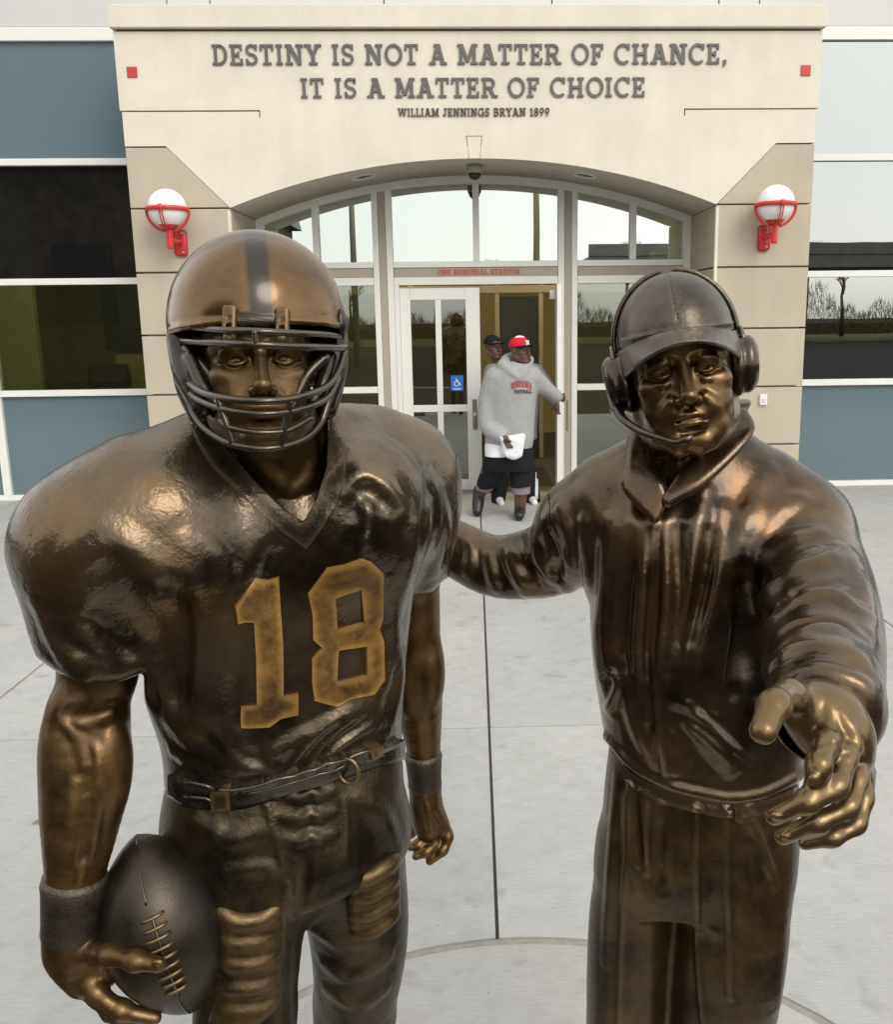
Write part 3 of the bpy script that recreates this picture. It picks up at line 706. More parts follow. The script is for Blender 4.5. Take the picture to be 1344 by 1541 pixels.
# ------------------------------------------------------------------ sculpting: signed distance fields meshed with surface nets
def _v(a): return np.asarray(a, np.float32)
def rotm(rx=0, ry=0, rz=0): return np.array(Euler((R_(rx), R_(ry), R_(rz)), 'XYZ').to_matrix(), np.float32)
class Sdf:
    def __init__(s): s.ops = []
    def add(s, fn, lo, hi, k=0., mode='u'):
        e = k+.012
        s.ops.append((fn, _v(lo)-e, _v(hi)+e, k, mode)); return s
    # ---- primitives
    def ell(s, c, r, rot=None, k=0., mode='u'):
        c = _v(c); r = _v(r if hasattr(r, '__len__') else (r, r, r)); Rt = None if rot is None else _v(rot)
        def fn(P):
            Q = P-c
            if Rt is not None: Q = Q@Rt          # world -> local
            a = Q/r; k0 = np.sqrt((a*a).sum(1)); b = Q/(r*r); k1 = np.sqrt((b*b).sum(1))+1e-6
            return k0*(k0-1)/k1
        m = r if Rt is None else np.full(3, r.max(), np.float32)
        return s.add(fn, c-m, c+m, k, mode)
    def tube(s, pts, rad, k=0., mode='u', smooth=0, flat=None):
        P0 = [_v(p) for p in pts]; n0 = len(P0)
        rr = list(rad) if hasattr(rad, '__len__') else [rad]*n0
        if smooth:
            C4 = catmull([np.append(p, r) for p, r in zip(P0, rr)], smooth)
            P0 = [_v(c[:3]) for c in C4]; rr = [float(c[3]) for c in C4]
        A = np.array(P0, np.float32); rr = np.array(rr, np.float32)
        a0 = A[:-1]; ab0 = A[1:]-A[:-1]; L0 = (ab0*ab0).sum(1)+1e-9; rmx = np.maximum(rr[:-1], rr[1:])
        def fn(P):
            n = len(a0); idx = range(n)
            if n > 3 and len(P) > 300:
                lo, hi = P.min(0), P.max(0); c = (lo+hi)/2; rad = float(np.linalg.norm(hi-lo))/2
                t = np.clip(((c-a0)*ab0).sum(1)/L0, 0, 1); dd = np.linalg.norm(c-a0-t[:, None]*ab0, axis=1)
                idx = np.nonzero(dd-rad-rmx <= (dd+rad-np.minimum(rr[:-1], rr[1:])).min()+1e-4)[0]
            d = None
            for i in idx:
                Q = P-a0[i]; t = np.clip((Q@ab0[i])/L0[i], 0, 1)
                Q -= t[:, None]*ab0[i]
                e = np.sqrt(np.einsum('ij,ij->i', Q, Q))-(rr[i]+t*(rr[i+1]-rr[i]))
                d = e if d is None else np.minimum(d, e)
            return d
        m = rr.max()
        return s.add(fn, A.min(0)-m, A.max(0)+m, k, mode)
    def cap(s, a, b, ra, rb=None, k=0., mode='u'): return s.tube([a, b], [ra, ra if rb is None else rb], k, mode)
    def rbox(s, c, h, rot=None, rd=.005, k=0., mode='u'):
        c = _v(c); h = _v(h); Rt = None if rot is None else _v(rot)
        def fn(P):
            Q = P-c
            if Rt is not None: Q = Q@Rt
            q = np.abs(Q)-(h-rd)
            return np.sqrt((np.maximum(q, 0)**2).sum(1))+np.minimum(q.max(1), 0)-rd
        m = h if Rt is None else np.full(3, np.linalg.norm(h), np.float32)
        return s.add(fn, c-m, c+m, k, mode)
    def loft(s, secs, k=0., mode='u', sub=6):
        """horizontal sections (z, cx, cy, a, b, yaw, exponent), any order"""
        S = np.array(sorted(secs, key=lambda q: q[0]), float)
        S = np.array(catmull(list(S), sub)); S = S[np.argsort(S[:, 0])].astype(np.float32)
        z0, z1 = S[0, 0], S[-1, 0]
        def fn(P):
            z = np.clip(P[:, 2], z0, z1)
            g = [np.interp(z, S[:, 0], S[:, i]).astype(np.float32) for i in range(1, 7)]
            u = P[:, 0]-g[0]; v = P[:, 1]-g[1]; c, n = np.cos(g[4]), np.sin(g[4])
            U, V = u*c+v*n, -u*n+v*c; e = g[5]
            rho = (np.abs(U/g[2])**e+np.abs(V/g[3])**e)**(1/e)
            d = (rho-1)*np.minimum(g[2], g[3])
            dz = np.abs(P[:, 2]-z)
            return np.where(dz > 0, np.sqrt(np.maximum(d, 0)**2+dz*dz)+np.minimum(np.maximum(d, -1), 0)*0+0, d)
        m = max(S[:, 3].max(), S[:, 4].max())
        return s.add(fn, (S[:, 1].min()-m, S[:, 2].min()-m, z0), (S[:, 1].max()+m, S[:, 2].max()+m, z1), k, mode)
    def pixpoly(s, poly, ya, yb, lo, hi, k=0., mode='s', grow=0.):
        """a prism whose side walls run along lines of sight through a picture polygon, between two distances"""
        Q = np.array(poly, np.float32)
        cc = np.array([atY(x, y, Y) for x, y in poly for Y in (max(ya, .9), yb)]); lo, hi = np.maximum(lo, cc.min(0)), np.minimum(hi, cc.max(0))
        def fn(P):
            D = P-_v(_C); dz = D@_v(_F); dz = np.maximum(dz, .05)
            x = CCX+CF*(D@_v(_R))/dz; y = CCY-CF*(D@_v(_U))/dz
            d2 = np.full(len(P), 1e12, np.float32); ins = np.zeros(len(P), bool); n = len(Q)
            for i in range(n):
                a = Q[i]; b = Q[(i+1) % n]; ab = b-a; L = float(ab@ab)+1e-9
                t = np.clip(((x-a[0])*ab[0]+(y-a[1])*ab[1])/L, 0, 1)
                d2 = np.minimum(d2, (x-a[0]-t*ab[0])**2+(y-a[1]-t*ab[1])**2)
                c = ((a[1] > y) != (b[1] > y)) & (x < (b[0]-a[0])*(y-a[1])/(b[1]-a[1]+1e-9)+a[0])
                ins ^= c
            d = np.sqrt(d2)*np.where(ins, -1, 1)*dz/CF-grow
            return np.maximum(d, np.maximum(ya-P[:, 1], P[:, 1]-yb))
        return s.add(fn, lo, hi, k, mode)
    def half(s, p, n, k=0., mode='s'):
        """cut away the side of a plane that n points to"""
        p = _v(p); n = _v(n)/np.linalg.norm(n)
        return s.add(lambda P: -((P-p)@n).astype(np.float32), (-9, -9, -9), (9, 9, 9), k, mode)
    # ---- evaluation
    @staticmethod
    def _comb(d, e, k, mode):
        if mode == 'u':
            if k <= 0: return np.minimum(d, e)
            h = np.maximum(k-np.abs(d-e), 0)/k; return np.minimum(d, e)-h*h*k*.25
        if mode == 's':
            e = -e
            if k <= 0: return np.maximum(d, e)
            h = np.maximum(k-np.abs(d-e), 0)/k; return np.maximum(d, e)+h*h*k*.25
        if k <= 0: return np.maximum(d, e)
        h = np.maximum(k-np.abs(d-e), 0)/k; return np.maximum(d, e)+h*h*k*.25
    def eval(s, P, ops=None):
        P = np.asarray(P, np.float32); d = np.full(len(P), 1., np.float32)
        for fn, lo, hi, k, mode in (s.ops if ops is None else ops): d = s._comb(d, fn(P), k, mode)
        return d
    def normal(s, P, h=.0015):
        P = np.asarray(P, np.float32); lo, hi = P.min(0)-.01, P.max(0)+.01
        ops = [o for o in s.ops if (o[1] <= hi).all() and (o[2] >= lo).all()]
        g = np.stack([s.eval(P+_v(e)*h, ops)-s.eval(P-_v(e)*h, ops) for e in np.eye(3)], 1)
        return g/(np.linalg.norm(g, axis=1, keepdims=True)+1e-9)
    def cast(s, pix, y0=.6, y1=2.6):
        """where lines of sight meet the surface"""
        D = np.array([ray(*p) for p in pix], np.float32); D /= D[:, 1:2]
        C = _v(_C); us = [o for o in s.ops if o[4] == 'u']
        y0 = max(y0, float(min(o[1][1] for o in us))); y1 = min(y1, float(max(o[2][1] for o in us))+.02)
        E2 = np.concatenate([C+D*y0, C+D*y1]); lo, hi = E2.min(0)-.01, E2.max(0)+.01
        ops = [o for o in s.ops if (o[1] <= hi).all() and (o[2] >= lo).all()]
        t = np.full(len(D), y0, np.float32)
        for _ in range(60):
            d = s.eval(C+D*t[:, None], ops); t = np.minimum(t+np.clip(d, -.02, .25)*.75, y1)
        return C+D*t[:, None], t < y1-.01
    def crease(s, pix, r, h, k=None, sub=False, n=5, taper=True): return s.creases([(pix, r, h, dict(k=k, sub=sub, n=n, taper=taper))])
    def creases(s, items):
        """raised folds (or grooves) along polylines drawn in the picture, laid on the surface there"""
        allp = []; spans = []
        for it in items:
            pix = it[0]; n = (it[3] if len(it) > 3 else {}).get('n') or 5
            pts = catmull([np.array(q, float) for q in pix], n) if len(pix) > 2 else [np.array(pix[0])*(1-t)+np.array(pix[1])*t for t in np.linspace(0, 1, n+1)]
            spans.append((len(allp), len(allp)+len(pts))); allp += pts
        P0, ok0 = s.cast(allp); N0 = s.normal(P0)
        for it, (a, b) in zip(items, spans):
            r, h = it[1:3]; o = it[3] if len(it) > 3 else {}
            ok = ok0[a:b]; P = P0[a:b][ok]; N = N0[a:b][ok]; m = len(P)
            if m < 2: continue
            w = np.ones(m)
            if o.get('taper', True): w = np.clip(np.minimum(np.arange(m), m-1-np.arange(m))/(m*.28), 0, 1); w = .15+.85*w*w*(3-2*w)
            hh = h*w; sub = o.get('sub', False)
            C = P-N*(r-hh)[:, None] if not sub else P+N*(r-hh)[:, None]
            s.tube(C, r, o.get('k') if o.get('k') is not None else r*.9, 's' if sub else 'u')
        return s
    def mesh(s, name, cell, lo=None, hi=None, N=24, relax=1, disp=None):
        us = [o for o in s.ops if o[4] == 'u']
        lo = np.min([o[1] for o in us], 0) if lo is None else _v(lo); hi = np.max([o[2] for o in us], 0) if hi is None else _v(hi)
        B = N*cell; nb = np.ceil((hi-lo)/B).astype(int)
        I = np.stack(np.meshgrid(*[np.arange(n) for n in nb], indexing='ij'), -1).reshape(-1, 3)
        cen = lo+(I+.5)*B
        dc = np.concatenate([s.eval(c) for c in np.array_split(cen, max(1, len(cen)//20000))])
        I = I[np.abs(dc) < B*1.12+cell*2]
        g = np.arange(-1, N+1)
        loc = np.stack(np.meshgrid(g, g, g, indexing='ij'), -1).reshape(-1, 3).astype(np.float32)
        S = N+2; VID = []; VPOS = []; FQ = []
        tot = nb*N+4
        def gid(c): return ((c[..., 0]+1)*tot[1]+(c[..., 1]+1))*tot[2]+(c[..., 2]+1)
        offs = np.array([(0, 0, 0), (1, 0, 0), (0, 1, 0), (1, 1, 0), (0, 0, 1), (1, 0, 1), (0, 1, 1), (1, 1, 1)])
        edges = [(0, 1), (2, 3), (4, 5), (6, 7), (0, 2), (1, 3), (4, 6), (5, 7), (0, 4), (1, 5), (2, 6), (3, 7)]
        def work(b):
            base = lo+b*B
            blo = base-cell; bhi = base+B+cell
            ops = [o for o in s.ops if (o[1] <= bhi).all() and (o[2] >= blo).all()]
            if not ops: return None
            D = s.eval(base+loc*cell, ops).reshape(S, S, S)
            if D.min() > 0 or D.max() < 0: return None
            neg = D < 0
            c8 = [D[o[0]:S-1+o[0], o[1]:S-1+o[1], o[2]:S-1+o[2]] for o in offs]
            cnt = sum((c < 0).astype(np.int8) for c in c8)
            act = np.argwhere((cnt > 0) & (cnt < 8))
            if len(act) == 0: return None
            vals = np.stack([c[tuple(act.T)] for c in c8], 1)
            acc = np.zeros((len(act), 3)); num = np.zeros(len(act))
            for i, j in edges:
                a, c = vals[:, i], vals[:, j]; x = (a < 0) != (c < 0)
                t = np.where(x, a/(a-c+1e-12), 0)
                acc += np.where(x[:, None], offs[i]+(offs[j]-offs[i])*t[:, None], 0); num += x
            pos = acc/num[:, None]+act-1
            r_id = gid(act-1+b*N); r_pos = base+pos*cell; r_f = []
            for ax in range(3):
                sl0 = [slice(1, N+1)]*3; sl1 = [slice(1, N+1)]*3; sl1[ax] = slice(2, N+2)
                a, c = neg[tuple(sl0)], neg[tuple(sl1)]
                for flip, msk in ((False, a & ~c), (True, ~a & c)):
                    E = np.argwhere(msk)
                    if len(E) == 0: continue
                    E = E+b*N; u, w = [i for i in range(3) if i != ax]
                    du = np.zeros(3, int); du[u] = -1; dw = np.zeros(3, int); dw[w] = -1
                    q = np.stack([gid(E), gid(E+du), gid(E+du+dw), gid(E+dw)], 1)
                    if flip != (ax == 1): q = q[:, ::-1]
                    r_f.append(q)
            return r_id, r_pos, r_f
        with ThreadPoolExecutor(4) as ex:
            for r in ex.map(work, list(I)):
                if r is not None: VID.append(r[0]); VPOS.append(r[1]); FQ.extend(r[2])
        VID = np.concatenate(VID); VPOS = np.concatenate(VPOS); FQ = np.concatenate(FQ)
        uid, first = np.unique(VID, return_index=True); V = VPOS[first]
        Fx = np.searchsorted(uid, FQ); good = (uid[np.minimum(Fx, len(uid)-1)] == FQ).all(1); Fx = Fx[good]
        used, inv = np.unique(Fx, return_inverse=True); V = V[used]; Fx = inv.reshape(-1, 4)
        for _ in range(relax):
            A = np.zeros_like(V); n = np.zeros(len(V))
            for i in range(4):
                for j in (1, 3):
                    for ax in range(3): A[:, ax] += np.bincount(Fx[:, i], V[Fx[:, (i+j) % 4], ax], len(V))
                    n += np.bincount(Fx[:, i], minlength=len(V))
            V = V*.45+.55*A/np.maximum(n, 1)[:, None]
        if disp is not None:
            V = disp(V)
        me = bpy.data.meshes.new(name)
        me.vertices.add(len(V)); me.vertices.foreach_set('co', V.astype(np.float32).ravel())
        me.loops.add(len(Fx)*4); me.loops.foreach_set('vertex_index', Fx.ravel().astype(np.int32))
        me.polygons.add(len(Fx)); me.polygons.foreach_set('loop_start', np.arange(0, len(Fx)*4, 4, dtype=np.int32))
        me.polygons.foreach_set('loop_total', np.full(len(Fx), 4, np.int32))
        me.polygons.foreach_set('use_smooth', np.ones(len(Fx), bool))
        me.update(); me.validate()
        return me
def pix_ribbon(sd, poly, holes, h, sink=.008, maxedge=9):
    """a raised panel with a picture-drawn outline laid on a sculpted surface"""
    bm = bmesh.new()
    for loop in [poly]+list(holes):
        vs_ = [bm.verts.new((x, y, 0)) for x, y in loop]
        for i in range(len(vs_)): bm.edges.new((vs_[i], vs_[(i+1) % len(vs_)]))
    bmesh.ops.triangle_fill(bm, use_beauty=True, use_dissolve=False, edges=list(bm.edges))
    for _ in range(6):
        es = [e for e in bm.edges if e.calc_length() > maxedge]
        if not es: break
        bmesh.ops.subdivide_edges(bm, edges=es, cuts=1, use_grid_fill=True); bmesh.ops.triangulate(bm, faces=list(bm.faces))
    bmesh.ops.beautify_fill(bm, faces=list(bm.faces), edges=[e for e in bm.edges if not e.is_boundary])
    bm.verts.ensure_lookup_table()
    P, ok = sd.cast([(v.co.x, v.co.y) for v in bm.verts]); N = sd.normal(P, .006)
    V = [P+N*h, P-N*sink]; n = len(P)
    faces = []
    for f in bm.faces:
        ix = [v.index for v in f.verts]; faces.append(tuple(ix)); faces.append(tuple(i+n for i in ix[::-1]))
    for e in bm.edges:
        if e.is_boundary:
            l = e.link_loops[0]; a, b = l.vert.index, l.link_loop_next.vert.index
            faces.append((b, a, a+n, b+n))
    bm.free()
    bm2 = bmesh.new(); vv = [bm2.verts.new(p) for p in np.concatenate(V)]
    for f in faces:
        try: bm2.faces.new([vv[i] for i in f])
        except ValueError: pass
    me = bm_mesh('panel', bm2); 
    return me

# ------------------------------------------------------------------ bronze
def bronze(name, dark, gold, rough=.27, wear=.5, coat=.35, nscale=5., bump=.25, bscale=90, metal=.85, streak=False, soft=2.2, drape=0., rub=None, ruba=0.):
    m, t, b = new_mat(name); p = objcoord(t)
    n1 = noise(t, nscale, 6, .62, p, .3); n2 = noise(t, nscale*4.5, 5, .6, p)
    mx = node(t, 'ShaderNodeMath'); mx.operation = 'MULTIPLY_ADD'; mx.inputs[1].default_value = .35; t.links.new(n2.outputs[0], mx.inputs[0]); t.links.new(n1.outputs[0], mx.inputs[2])
    g = node(t, 'ShaderNodeNewGeometry')
    pt = ramp(t, g.outputs['Pointiness'], [(.50, (0, 0, 0)), (.56, (1, 1, 1))])
    c = ramp(t, mx.outputs[0], [(.52, dark), (.86, gold)])
    if rub is not None:                          # warm rubbed patches in the patina
        nr = noise(t, nscale*1.7, 4, .6, p, .8); rr_ = ramp(t, nr.outputs[0], [(.50, (0, 0, 0)), (.66, (ruba,)*3)])
        mr = node(t, 'ShaderNodeMix'); mr.data_type = 'RGBA'; t.links.new(rr_.outputs[0], mr.inputs[0]); t.links.new(c.outputs[0], mr.inputs[6]); mr.inputs[7].default_value = (*rub, 1)
        csock = mr.outputs[2]
    else: csock = c.outputs[0]
    lite = tuple(min(1, x*2.1+.03) for x in gold)
    mc = node(t, 'ShaderNodeMix'); mc.data_type = 'RGBA'; mw = node(t, 'ShaderNodeMath'); mw.operation = 'MULTIPLY'; mw.inputs[1].default_value = wear
    t.links.new(pt.outputs[0], mw.inputs[0]); t.links.new(mw.outputs[0], mc.inputs[0]); t.links.new(csock, mc.inputs[6]); mc.inputs[7].default_value = (*lite, 1)
    t.links.new(mc.outputs[2], b.inputs['Base Color'])
    b.inputs['Metallic'].default_value = metal
    rr = ramp(t, n2.outputs[0], [(.3, (rough*.8,)*3), (.7, (rough*1.3,)*3)]); t.links.new(rr.outputs[0], b.inputs['Roughness'])
    b.inputs['Coat Weight'].default_value = coat; b.inputs['Coat Roughness'].default_value = .12; b.inputs['Coat IOR'].default_value = 1.45
    nb = noise(t, bscale, 3, .55, p); nb2 = noise(t, 14, 4, .6, p)
    ad = node(t, 'ShaderNodeMath'); ad.operation = 'MULTIPLY_ADD'; ad.inputs[1].default_value = soft; t.links.new(nb2.outputs[0], ad.inputs[0]); t.links.new(nb.outputs[0], ad.inputs[2])
    hh = ad.outputs[0]
    if streak:                                   # comb marks of the clay tools left in the casting
        mp = node(t, 'ShaderNodeMapping'); mp.inputs['Rotation'].default_value = (0, .6, .9); mp.inputs['Scale'].default_value = (14, 120, 40)
        t.links.new(g.outputs['Position'], mp.inputs[0]); ns = noise(t, 1, 4, .6, mp.outputs[0]); msk = ramp(t, nb2.outputs[0], [(.45, (0, 0, 0)), (.62, (1, 1, 1))])
        m2 = node(t, 'ShaderNodeMath'); m2.operation = 'MULTIPLY'; t.links.new(ns.outputs[0], m2.inputs[0]); t.links.new(msk.outputs[0], m2.inputs[1])
        m3 = node(t, 'ShaderNodeMath'); m3.operation = 'MULTIPLY_ADD'; m3.inputs[1].default_value = 2.4; t.links.new(m2.outputs[0], m3.inputs[0]); t.links.new(hh, m3.inputs[2]); hh = m3.outputs[0]
    bp = node(t, 'ShaderNodeBump'); bp.inputs['Strength'].default_value = bump; bp.inputs['Distance'].default_value = .004
    t.links.new(hh, bp.inputs['Height'])
    if drape:                                    # small soft creases of hanging cloth
        mp = node(t, 'ShaderNodeMapping'); mp.inputs['Scale'].default_value = (8, 8, 2.4); t.links.new(g.outputs['Position'], mp.inputs[0])
        nd = noise(t, 1, 2, .4, mp.outputs[0], .5); b2 = node(t, 'ShaderNodeBump'); b2.inputs['Strength'].default_value = drape; b2.inputs['Distance'].default_value = .05
        t.links.new(nd.outputs[0], b2.inputs['Height']); t.links.new(b2.outputs[0], bp.inputs['Normal'])
    t.links.new(bp.outputs[0], b.inputs['Normal']); t.links.new(bp.outputs[0], b.inputs['Coat Normal'])
    return m
B = {}
B['jersey'] = bronze('bronze_jersey', (.026, .018, .010), (.175, .134, .088), .28, .28, .35, 2.6, .17, 120, streak=True, soft=.6, rub=(.19, .105, .032), ruba=.45)
B['skin'] = bronze('bronze_skin', (.052, .028, .010), (.165, .100, .038), .40, .45, .2, 6, .16, 90)
B['pants'] = bronze('bronze_pants', (.020, .014, .008), (.085, .061, .030), .42, .42, .2, 6, .26, 130)
B['gold'] = bronze('bronze_gold', (.070, .035, .009), (.27, .150, .032), .5, .4, .05, 14, .25, 90, .4)
B['pad'] = bronze('bronze_pad', (.038, .025, .011), (.130, .084, .034), .42, .6, .15, 9, .20, 100)
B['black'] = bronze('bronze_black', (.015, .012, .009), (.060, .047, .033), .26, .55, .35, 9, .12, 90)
B['ball'] = bronze('bronze_ball', (.026, .021, .016), (.064, .051, .036), .38, .4, .2, 6, .14, 420)
B['band'] = bronze('bronze_wristband', (.030, .024, .017), (.080, .063, .044), .5, .4, .1, 9, .5, 190)
B['jacket'] = bronze('bronze_jacket', (.017, .011, .007), (.150, .103, .060), .26, .30, .35, 3.0, .10, 100, drape=.07, rub=(.155, .075, .025), ruba=.5)
B['trousers'] = bronze('bronze_trousers', (.018, .012, .007), (.110, .072, .031), .36, .40, .25, 4, .14, 100, drape=.07, rub=(.14, .083, .028), ruba=.45)
B['cap'] = bronze('bronze_cap', (.038, .030, .024), (.125, .100, .075), .34, .35, .25, 5, .16, 130)
B['headset'] = bronze('bronze_headset', (.017, .013, .009), (.075, .054, .034), .24, .6, .45, 9, .07, 80)

# ------------------------------------------------------------------ a head, in its own frame: x to the viewer's right, y away, z up, eyes at z = 0
class Frame:
    def __init__(s, o, sc=1., rot=None): s.o = _v(o); s.sc = sc; s.r = np.eye(3, dtype=np.float32) if rot is None else _v(rot)
    def __call__(s, x, y, z): return s.o+s.r@(_v((x, y, z))*s.sc)
def sculpt_head(S, fr, age=0., heavy=0., lid=0.):
    k = fr.sc; rt = fr.r
    def E(c, r, kk=.0, mode='u', rot=None): S.ell(fr(*c), np.array(r)*k, rt if rot is None else rt@rot, kk*k, mode)
    def T(pts, r, kk=.0, mode='u', sm=5): S.tube([fr(*q) for q in pts], (np.array(r) if hasattr(r, '__len__') else r)*k, kk*k, mode, sm)
    hv = heavy
    E((0, .012, .035), (.077, .098, .082)); E((0, -.028, -.030), (.063+hv*.006, .064, .088), .03)
    E((0, -.036, -.082), (.048+hv*.008, .046, .034), .03); E((0, -.078, -.103), (.019+hv*.004, .017, .015), .022)
    for s in (-1, 1):
        T([(s*(.060+hv*.004), .005, -.055), (s*(.052+hv*.006), -.02, -.083), (s*.022, -.072, -.108)], [.016, .016, .012], .025)
        E((s*.045, -.066, -.024), (.021, .018, .013), .02)                         # cheekbone
        E((s*.034, -.066, -.055), (.022+hv*.005, .02, .024), .02)                  # cheek
    T([(-.056, -.052, .012), (-.040, -.080, .021), (-.014, -.090, .014), (0, -.090, .010), (.014, -.090, .014), (.040, -.080, .021), (.056, -.052, .012)], [.008, .011, .010, .009, .010, .011, .008], .013)
    E((0, -.062, .05), (.05, .035, .035), .03)                                     # forehead
    for s in (-1, 1):
        E((s*.032, -.104, -.003), (.022, .022, .0125), .013, 's')                  # socket
        E((s*.032, -.0785, -.003), (.0128, .0128, .0128), .002)                    # eyeball
        E((s*.0315, -.0925, -.0035), (.0046, .0034, .0046), .0015, 's')            # carved pupil
        T([(s*.017, -.088, -.006), (s*.025, -.0930, -.0002+lid), (s*.034, -.0930, .0004+lid), (s*.046, -.083, -.0045)], [.0026, .0042, .0044, .0030], .003)   # upper lid
        T([(s*.017, -.088, -.0075), (s*.026, -.0910, -.0098-lid*.4), (s*.036, -.0900, -.0098-lid*.4), (s*.046, -.082, -.0055)], [.0016, .0024, .0024, .0018], .003)   # lower lid
        T([(s*.014, -.086, .006), (s*.028, -.0955, .0090+lid*.6), (s*.044, -.0885, .0065+lid*.6), (s*.051, -.077, -.002)], [.0035, .0052, .0050, .0035], .006)   # brow fold
        if age:
            T([(s*.018, -.084, -.014), (s*.030, -.0875, -.0215), (s*.046, -.076, -.015)], [.002, .0048, .002], .005)      # bag
            T([(s*.019, -.083, -.019), (s*.031, -.0855, -.0275), (s*.047, -.073, -.021)], .0022, .003, 's')
            for j in range(3): T([(s*.051, -.074, -.004-j*.006), (s*.059, -.062, -.007-j*.009)], .0013, .003, 's')
    # nose
    T([(0, -.090, .012), (0, -.100, -.006), (0, -.113, -.030), (0, -.118, -.040)], list(np.array([.0070, .0082, .0095, .0105])*(1+.12*age)), .008)
    E((0, -.1185, -.0425), (.0105, .0095, .0090), .005)
    for s in (-1, 1):
        E((s*.0125, -.104, -.0465), (.0068, .0105, .0072), .006)
        E((s*.0065, -.1115, -.0525), (.0034, .0050, .0034), .002, 's')
        T([(s*.0185, -.0965, -.043), (s*.027, -.0895, -.058), (s*.0305, -.083, -.075), (s*.029, -.080, -.088)][:4 if age else 3], .0026+age*.0022, .006, 's')
        if age: T([(s*.024, -.092, -.045), (s*.034, -.086, -.060), (s*.038, -.078, -.078)], [.005, .0085, .006], .010)      # jowl fold beside it
    E((0, -.080, -.070), (.030, .018, .020), .015)                                 # muzzle
    E((0, -.1005, -.057), (.0034, .004, .0075), .004, 's')                         # philtrum
    md = .006*age; T([(-.0245, -.0855, -.0725-md), (-.012, -.0955, -.0685), (-.004, -.0985, -.0668), (0, -.0980, -.0678), (.004, -.0985, -.0668), (.012, -.0955, -.0685), (.0245, -.0855, -.0725-md)], [.0018, .0034, .0040, .0038, .0040, .0034, .0018], .004)
    T([(-.022, -.0860, -.0755), (-.010, -.0950, -.0785), (0, -.0965, -.0795), (.010, -.0950, -.0785), (.022, -.0860, -.0755)], [.002, .0045, .0052, .0045, .002], .004)
    T([(-.027, -.0855, -.0735-md), (-.012, -.0985, -.0732), (0, -.1025, -.0735), (.012, -.0985, -.0732), (.027, -.0855, -.0735-md)], .0014+.0006*age, .003, 's')
    E((0, -.094, -.0905), (.017, .006, .0045), .008, 's')                          # dip under the lip
    if age:
        for s in (-1, 1): T([(s*.006, -.092, .014), (s*.0055, -.095, .028)], .0014, .004, 's')
        T([(-.020, -.089, -.092), (0, -.092, -.0945), (.020, -.089, -.092)], .0016, .005, 's')
        for s in (-1, 1): E((s*.033, -.070, -.092), (.016, .014, .014), .02)
def finger(S, pts, r0, r1, k=.006, nails=None):
    n = len(pts); P = [np.asarray(p, float) for p in pts]
    S.tube(P, list(np.linspace(r0, r1, n)), k, 'u', 4)
    for q in P[1:-1]: S.ell(q, r0*.98, None, .008)
# ------------------------------------------------------------------ the football player in bronze
p = atY
def secs(rows, yaw, e=2.3):
    """rows: picture row, left and right outline, distance of the axis, half depth -> loft sections"""
    out = []
    for r in rows:
        py, l, rr, Y, b = r[:5]; yw = r[5] if len(r) > 5 else yaw
        a, c = p(l, py, Y), p(rr, py, Y)
        w = (c[0]-a[0])/2
        w = math.sqrt(max(w*w-(b*math.sin(yw))**2, (w*.6)**2))/math.cos(yw)
        out.append(((a[2]+c[2])/2, (a[0]+c[0])/2, Y, w, b, yw, e))
    return out
FLOOR = 0.0
PL = empty('football_player_statue', (p(430, 1300, 1.5)[0], 1.5, 0)); tag(PL, 'bronze statue of a helmeted football player numbered 18 holding a ball', 'statue')
PYAW = .28
# ---- jersey with shoulder pads
J = Sdf()
J.loft(secs([(1215, 268, 596, 1.53, .125), (1180, 262, 600, 1.53, .130), (1100, 256, 602, 1.52, .140), (1030, 236, 606, 1.52, .150), (960, 220, 612, 1.52, .158), (880, 200, 622, 1.52, .165), (800, 186, 632, 1.53, .165), (740, 190, 628, 1.54, .150), (695, 225, 600, 1.54, .125), (660, 270, 560, 1.54, .10), (632, 310, 520, 1.54, .075)], PYAW))
J.tube([p(318, 690, 1.50), p(215, 745, 1.45), p(140, 800, 1.42)], [.075, .095, .106], .07)
J.ell(p(146, 815, 1.42), (.110, .14, .104), None, .05)
J.ell(p(235, 790, 1.40), (.13, .11, .12), None, .08)                              # right breast plate of the pads
J.ell(p(525, 770, 1.46), (.13, .11, .13), None, .08)
J.tube([p(500, 672, 1.56), p(560, 685, 1.62), p(600, 715, 1.66)], [.065, .088, .104], .07)
J.ell(p(590, 745, 1.66), (.116, .13, .135), rotm(0, 12, 0), .06)
# sleeves
J.tube([p(140, 842, 1.42), p(136, 920, 1.41), p(151, 1010, 1.40)], [.112, .094, .078], .04, 'u', 5)
J.tube([p(606, 780, 1.68), p(618, 850, 1.70), p(627, 905, 1.71)], [.106, .078, .048], .04, 'u', 5)
_lo, _hi = (-1, .9, .8), (0.6, 2.2, 2.1)
J.pixpoly([(20, 985), (62, 995), (92, 1014), (130, 1028), (175, 1024), (205, 1010), (216, 985), (217, 1120), (20, 1120)], .9, 2.2, _lo, _hi, .012)
J.pixpoly([(597, 905), (625, 897), (650, 890), (668, 872), (720, 872), (720, 1000), (597, 1000)], 1.60, 2.4, _lo, _hi, .010)
# neck opening
VNECK = [(292, 560), (300, 640), (339, 678), (383, 727), (424, 766), (458, 790), (480, 752), (495, 703), (497, 641), (500, 560)]
J.pixpoly(VNECK, .5, 1.53, _lo, _hi, .006, 's', -.004)
